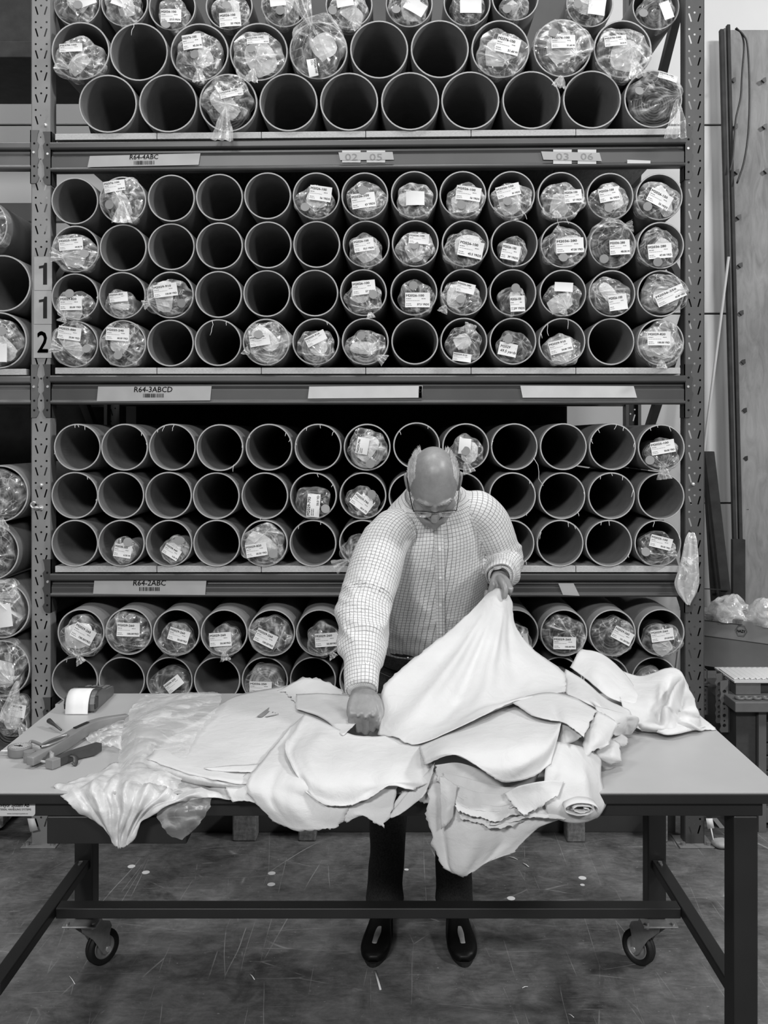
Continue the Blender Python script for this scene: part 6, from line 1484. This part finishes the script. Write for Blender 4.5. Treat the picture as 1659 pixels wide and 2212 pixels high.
m_ = len(g.v)//n; g.f = [(k*n+i, k*n+(i+1) % n, (k+1)*n+(i+1) % n, (k+1)*n+i) for k in range(m_-1) for i in range(n)]; g.sm = [True]*len(g.f)
mk('sleeve_film', g, M['film_white'], hs)
g = G(); q = P(1493, 1150, RY-.03); sweep(g, [q, q+Vector((0, .02, .004)), q+Vector((.002, .036, .006))], .002, 6); mk('hanging_wire', g, M['black'], hs)

# ---------------------------------------------------------------- right background: plywood, trim, pole, trestle, tray, bench
YB = 6.02
def leanplane(px0, px1, py): return P(px0, py, YB), P(px1, py, YB)
g = G(); t0, t1 = P(1575, 56, YB), P(1606, 1290, YB); sl = (t1.x-t0.x)/(t0.z-t1.z)
xb = t0.x+sl*t0.z
vs = []
for y in (YB, YB+.018): vs += [(t0.x, y+.06, t0.z), (t0.x+1.22, y+.06, t0.z+.0), (xb+1.22, y, .0), (xb, y, .0)]
g.add(vs, [(3, 2, 1, 0), (4, 5, 6, 7), (0, 1, 5, 4), (1, 2, 6, 5), (2, 3, 7, 6), (3, 0, 4, 7)], False)
ply = mk('plywood_sheet', g, M['ply'], loc=(xb+.6, YB, 0)); tag(ply, 'tall stained plywood sheet leaning on the wall at the right edge', 'plywood sheet')
def on_ply(px, py, e=.0): 
    p = P(px, py, YB+.03-e); return p
for k, (x, y) in enumerate(((1585, 172), (1651, 172), (1590, 272), (1653, 272), (1593, 370), (1656, 368), (1597, 468), (1600, 572), (1602, 675), (1606, 781), (1609, 886), (1611, 990), (1613, 1105), (1615, 1215))):
    p = on_ply(x, y, .012); g = G(); r = random.Random(k)
    prism(g, [(-.016, 0), (-.004, .012), (.012, .016), (.014, -.010), (.002, -.018)], lambda u, v: p+Vector((u, 0, v)), (0, .02, 0)); mk('fastener', g, M['black'], ply)
rl = empty('metal_trunking', (xb-.05, YB, 0), 'pair of dark upright metal trunking profiles left of the plywood sheet', 'trunking')
def strip(xa_t, xb_t, xa_b, xb_b, yt, yb_, Y, mat, name):
    """upright bar between two heights, given by its edges at the top and at the bottom"""
    a_, b_ = P(xa_t, yt, Y), P(xb_t, yt, Y); c_, d_ = P(xb_b, yb_, Y), P(xa_b, yb_, Y); k = a_.z/(a_.z-c_.z)
    c_ = b_+(c_-b_)*k; d_ = a_+(d_-a_)*k; g = G()
    g.add([a_, b_, c_, d_]+[p+Vector((0, .035, 0)) for p in (a_, b_, c_, d_)], [(3, 2, 1, 0), (4, 5, 6, 7), (0, 1, 5, 4), (1, 2, 6, 5), (2, 3, 7, 6), (3, 0, 4, 7)], False)
    return mk(name, g, M[mat], rl, bevel=.004)
strip(1556, 1564, 1588, 1594, 62, 1290, YB-.05, 'timber', 'profile')
strip(1564, 1571, 1594, 1600, 60, 1290, YB-.035, 'mid', 'profile_web')
strip(1571, 1578, 1600, 1608, 52, 1290, YB-.06, 'timber', 'profile')
def cord(name, pts, r, mat, lb, Y):
    g = G(); sweep(g, crspline([P(x, y, Y) for x, y in pts], 6), r, 6); tag(mk(name, g, M[mat], loc=P(*pts[-1], Y)), lb, 'cord')
cord('cord', [(1588, 62), (1600, 70), (1606, 88), (1607, 108), (1603, 160), (1600, 210), (1590, 255), (1586, 300), (1583, 340), (1577, 372)], .006, 'black', 'dark cord hanging beside the trunking, the shorter one', YB-.075)
cord('cord', [(1590, 60), (1606, 76), (1614, 95), (1618, 150), (1619, 220), (1616, 290), (1607, 350), (1592, 396)], .006, 'black', 'dark cord bowed out over the plywood, the longer one', YB-.09)
p, q = P(1574, 555, YB-.08), P(1519, 985, YB-.08); q = p+(q-p)*(p.z/(p.z-q.z)); g = G(); cyl(g, p, q, .009, n=12); tag(mk('pole', g, M['tape2'], loc=q), 'thin pale pole leaning against the trunking', 'pole')
tr = empty('trestle', P(1560, 1300, 5.75), 'dark wooden trestle of two leaning planks beside the right upright', 'trestle')
def plank(xt, yt, xb2, yb2, w, Y, mat='timber'):
    a_, b_ = P(xt, yt, Y), P(xb2, yb2, Y); k = a_.z/(a_.z-b_.z); b_ = a_+(b_-a_)*k; x = Vector((w, 0, 0)); y = Vector((0, .022, 0)); g = G()
    g.add([a_-x-y, a_+x-y, a_+x+y, a_-x+y, b_-x-y, b_+x-y, b_+x+y, b_-x+y], [(0, 1, 2, 3), (7, 6, 5, 4), (0, 4, 5, 1), (1, 5, 6, 2), (2, 6, 7, 3), (3, 7, 4, 0)], False); return mk('plank', g, M[mat], tr, bevel=.003)
plank(1530, 975, 1568, 1300, .030, 5.75); plank(1526, 978, 1545, 1300, .022, 5.85)
g = G(); obox_bar(g, P(1500, 1271, 5.70), P(1574, 1274, 5.70), .012, .018); mk('crossbar', g, M['timber'], tr)
g = G(); p = P(1590, 1165, 5.9); box(g, p.x-.025, p.x+.05, 5.88, 5.92, 0, p.z); tag(mk('timber_post', g, M['timber'], loc=(p.x, 5.9, 0)), 'dark upright timber in front of the plywood, above the clear bags', 'timber')
# bent sheet-metal tray on a stand with bags on it
ta, tb = P(1478, 1323, 5.30), P(1720, 1360, 4.92); td = (tb-ta); td.z = 0; TL = td.length; td.normalize(); tn = Vector((td.y, -td.x, 0)); zt = .785
tray = empty('metal_tray', ta+td*TL*.5-up*.6, 'long bent sheet-metal beam with an emblem, right of the rack', 'metal beam')
def TR(t, w, z): return Vector((ta.x, ta.y, 0))+td*t+tn*w+up*z
prof = [(0, zt), (.004, zt), (.022, zt-.100), (.004, zt-.108), (.004, zt-.268), (-.004, zt-.272), (-.30, zt-.272), (-.30, zt-.264), (-.004, zt-.262), (-.004, zt-.108), (.012, zt-.100), (-.006, zt-.004), (-.012, zt-.016), (-.30, zt-.016), (-.30, zt-.004), (0, zt)]
n = len(prof); g = G(); vs = [TR(t, w, z) for t in (0, TL) for w, z in prof]; g.add(vs, [(i, (i+1) % n, n+(i+1) % n, n+i) for i in range(n)], False); mk('bent_sheet', g, M['tray'], tray)
ec = P(1604, 1365, 5.10); ew = (ec-Vector((ta.x, ta.y, 0))).dot(td); f_ = lambda x, y: TR(ew+x, .0135+.0022*0+(.018*(zt-.05-(zt-.05+y))/.1)*1.0+.004, zt-.052+y)
g = G()
for k in range(6):
    a0, a1 = k/6*2*math.pi, (k+1)/6*2*math.pi
    for r0, r1 in ((.031, .033), (.026, .0272)): g.add([f_(math.cos(a0)*r0, math.sin(a0)*r0), f_(math.cos(a1)*r0, math.sin(a1)*r0), f_(math.cos(a1)*r1, math.sin(a1)*r1), f_(math.cos(a0)*r1, math.sin(a0)*r1)], [(0, 1, 2, 3)], False)
put_text(g, 'NAZY', f_, 0, -.007, w=.044, h=.014, bold=.05, align=.5); mk('emblem', g, M['ink'], tray)
for t in (.10, TL-.05):
    g = G(); obox(g, TR(t, -.15, (zt-.272)/2), td*.03, tn*.03, up*(zt-.273)/2); mk('stand_leg', g, M['grey'], tray)
def bag_heap(name, px, py, Y, rx, rz, lb, seed, mat='film_mid'):
    c_ = P(px, py, Y); g = G(); g.at = []; nu_, nv_ = 30, 18; vs = []; fs = []
    for j in range(nv_+1):
        th = math.pi*.5*j/nv_
        for i in range(nu_):
            a_ = 2*math.pi*i/nu_; d_ = Vector((math.cos(a_)*math.sin(th)*rx, math.sin(a_)*math.sin(th)*.12, math.cos(th)*rz))
            k_ = rid(nz(d_.x, d_.y, d_.z, 16, seed)); d_ *= .8+.35*k_; vs.append(Vector((c_.x, c_.y, zt-.014))+d_+Vector((0, 0, 0))); g.at.append(min(1, k_*.7))
    for j in range(nv_):
        for i in range(nu_): q_ = (i+1) % nu_; fs.append((j*nu_+i, (j+1)*nu_+i, (j+1)*nu_+q_, j*nu_+q_))
    g.add(vs, fs); return tag(mk(name, g, M[mat], loc=(c_.x, c_.y, zt-.014)), lb, 'plastic bag', 'clear bags on the metal beam')
bag_heap('plastic_bag', 1582, 1330, 5.22, .125, .120, 'crumpled clear plastic bag on the metal beam, the larger one', 3, 'film_mid')
bag_heap('plastic_bag', 1652, 1330, 5.10, .085, .120, 'clear plastic bag on the metal beam at the right edge', 5, 'film_mid')
p = P(1560, 1348, 5.20); g = G(); obox(g, Vector((p.x-.02, p.y-.02, zt-.004)), td*.13, tn*.03, up*.012); tag(mk('flat_carton', g, M['block'], loc=p), 'flat dark strip lying on the metal beam under the larger bag', 'carton')
# hooks, bench and boxes at the right edge
bench = empty('side_bench', P(1650, 1700, 4.30), 'grey steel bench with a box on it at the right edge', 'bench')
zb = P(1640, 1513, 4.25).z; xa = P(1583, 1513, 4.25).x
g = G(); box(g, xa, xa+1.2, 4.22, 4.8, zb-.045, zb); mk('bench_top', g, M['grey'], bench, bevel=.004)
g = G(); p = P(1590, 1530, 4.3); box(g, p.x+.0, p.x+.09, 4.3, 4.75, 0, zb-.046); mk('side_panel', g, M['dkgrey'], bench, bevel=.003)
g = G(); box(g, p.x+.090, p.x+.125, 4.27, 4.30, 0, zb-.046); mk('leg', g, M['beam_left'], bench, bevel=.002)
x0 = P(1645, 1600, 4.35).x
for k, (ya, yb2) in enumerate(((1557, 1600), (1603, 1628), (1631, 1660), (1663, 1690), (1730, 1762))):
    za, zb_ = P(1650, ya, 4.35).z, P(1650, yb2, 4.35).z; g = G(); box(g, x0, x0+.45, 4.33, 4.7, zb_, za); d_ = mk('drawer', g, M['dkgrey'], bench, bevel=.004)
    g = G(); box(g, x0+.03, x0+.10, 4.318, 4.33, (za+zb_)/2-.006, (za+zb_)/2+.006); mk('handle', g, M['mid'], d_, bevel=.002)
g = G(); box(g, x0, x0+.6, 4.30, 4.72, .03, P(1650, 1795, 4.3).z+.10); mk('low_shelf', g, M['beam_left'], bench, bevel=.003)
pa, pb = P(1586, 1498, 4.36), P(1640, 1473, 4.36); g = G(); box(g, pa.x, pb.x, 4.34, 4.6, zb+.001, pb.z); bx_ = mk('steel_box', g, M['grey'], loc=(pa.x, 4.4, zb), bevel=.002); tag(bx_, 'grey steel box with a white slatted tray on it, on the side bench', 'box')
g = G(); box(g, pb.x+.004, pb.x+.3, 4.38, 4.6, zb+.001, pb.z-.01); tag(mk('steel_box', g, M['dkgrey'], loc=(pb.x+.1, 4.4, zb), bevel=.002), 'darker steel box behind the slatted tray at the right edge', 'box')
tray2 = empty('slatted_tray', (pa.x+.1, 4.45, pb.z+.002), 'white slatted tray lying on the grey steel box', 'tray')
g = G(); box(g, pa.x-.01, pb.x+.20, 4.33, 4.60, pb.z+.002, pb.z+.010); mk('base', g, M['tape2'], tray2, bevel=.001)
for k in range(9):
    g = G(); x_ = pa.x+.0+k*.026; obox(g, (x_+.008, 4.46, pb.z+.0155), Vector((.008, 0, .003)), Vector((0, .10, 0)), Vector((-.001, 0, .0016))); mk('slat', g, M['paper'], tray2)
for k, (x, y) in enumerate(((1614, 1504), (1634, 1505), (1598, 1503), (1655, 1506))):
    p = P(x, y, 4.27); g = G(); lathe(g, [(.012, 0), (.022, 0), (.024, .006), (.020, .012), (.012, .010), (.012, 0)], Vector((p.x, 4.27, zb+.0005)), up, 16); tag(mk('steel_ring', g, M['grey'], loc=(p.x, 4.27, zb)), 'small steel ring on the edge of the side bench, %s' % ('second from the left', 'third from the left', 'leftmost', 'at the right edge')[k], 'steel ring', 'steel rings on the side bench')
def claw_bar(pxl, pxr, yt, yb2, Y, lb, ph):
    """perforated end bracket with a wavy edge"""
    a_, b_ = P(pxl, yt, Y), P(pxr, yb2, Y); h = a_.z-b_.z; w = b_.x-a_.x; out = [(w, 0), (w, h)]
    out += [(.0, h-.004)]+[(-.006*rid(math.sin((k+ph)*1.1))+.004*(k % 2), h-.01-(h-.02)*k/12) for k in range(13)]+[(.004, 0)]
    hol = [circ(w*.5, h*f, .0085, 9) for f in (.13, .32, .55, .78)]+[circ(w*.5, h*f, .005, 7) for f in (.22, .45, .66)]
    g = G(); plate(g, out, hol, lambda x, y: (a_.x+x, Y, b_.z+y)); plate(g, out, hol, lambda x, y: (a_.x+x, Y+.004, b_.z+y)); box(g, a_.x+w-.002, a_.x+w+.002, Y, Y+.05, b_.z, a_.z)
    return g, a_, b_
cr = empty('bracket_rail', P(1560, 1478, 4.42), 'rail with perforated end brackets hanging between the right upright and the bench', 'rail')
g = G(); obox_bar(g, P(1519, 1478, 4.45), P(1600, 1490, 4.45), .02, .012); mk('rail', g, M['dkgrey'], cr)
for k, q in enumerate(((1516, 1528, 1448, 1544, 4.46), (1546, 1561, 1454, 1562, 4.42), (1556, 1574, 1469, 1582, 4.36))):
    g, a_, b_ = claw_bar(*q, None, k); mk('end_bracket', g, M['beam_left'], cr)
# left of the bench: lever, rubble and dust at the foot of the right upright
g = G(); pa = [P(1525, 1768, RY-.05), P(1539, 1768, RY-.05), P(1543, 1789, RY-.05), P(1529, 1791, RY-.05)]; g.add(pa, [(3, 2, 1, 0)]); lv = mk('paper_tag', g, M['paper'], solid=.001, loc=pa[3]); tag(lv, 'white paper tag on a string beside the foot of the right upright', 'paper tag')
g = G(); sweep(g, [P(1536, 1790, RY-.05), P(1541, 1815, RY-.08)], .003, 6); mk('string', g, M['paper'], lv)
g = G(); pr = FL(1556, 1829); rr_ = random.Random(2)
for k in range(1):
    ellipsoid(g, pr+Vector((0, 0, .016)), (.034, 0, 0), (0, .035, 0), (0, 0, .020), 14, 8)
for v in g.v: v += Vector((nz(v.x, v.y, v.z, 40, 1), nz(v.x, v.y, v.z, 40, 2), nz(v.x, v.y, v.z, 40, 3)*.4))*.010
for v in g.v: v.z = max(v.z, .001)
tag(mk('rubble_lump', g, M['tape'], loc=pr), 'pale lump of rubble on the floor beside the right upright', 'rubble')
g = G(); pa, pb = FL(1520, 1795), FL(1580, 1795); obox_bar(g, P(1541, 1770, 4.36), P(1575, 1812, 4.30), .012, .016); tag(mk('foot_brace', g, M['grey'], loc=P(1575, 1812, 4.3)), 'dark sloping foot brace of the side bench behind the right table leg', 'brace')
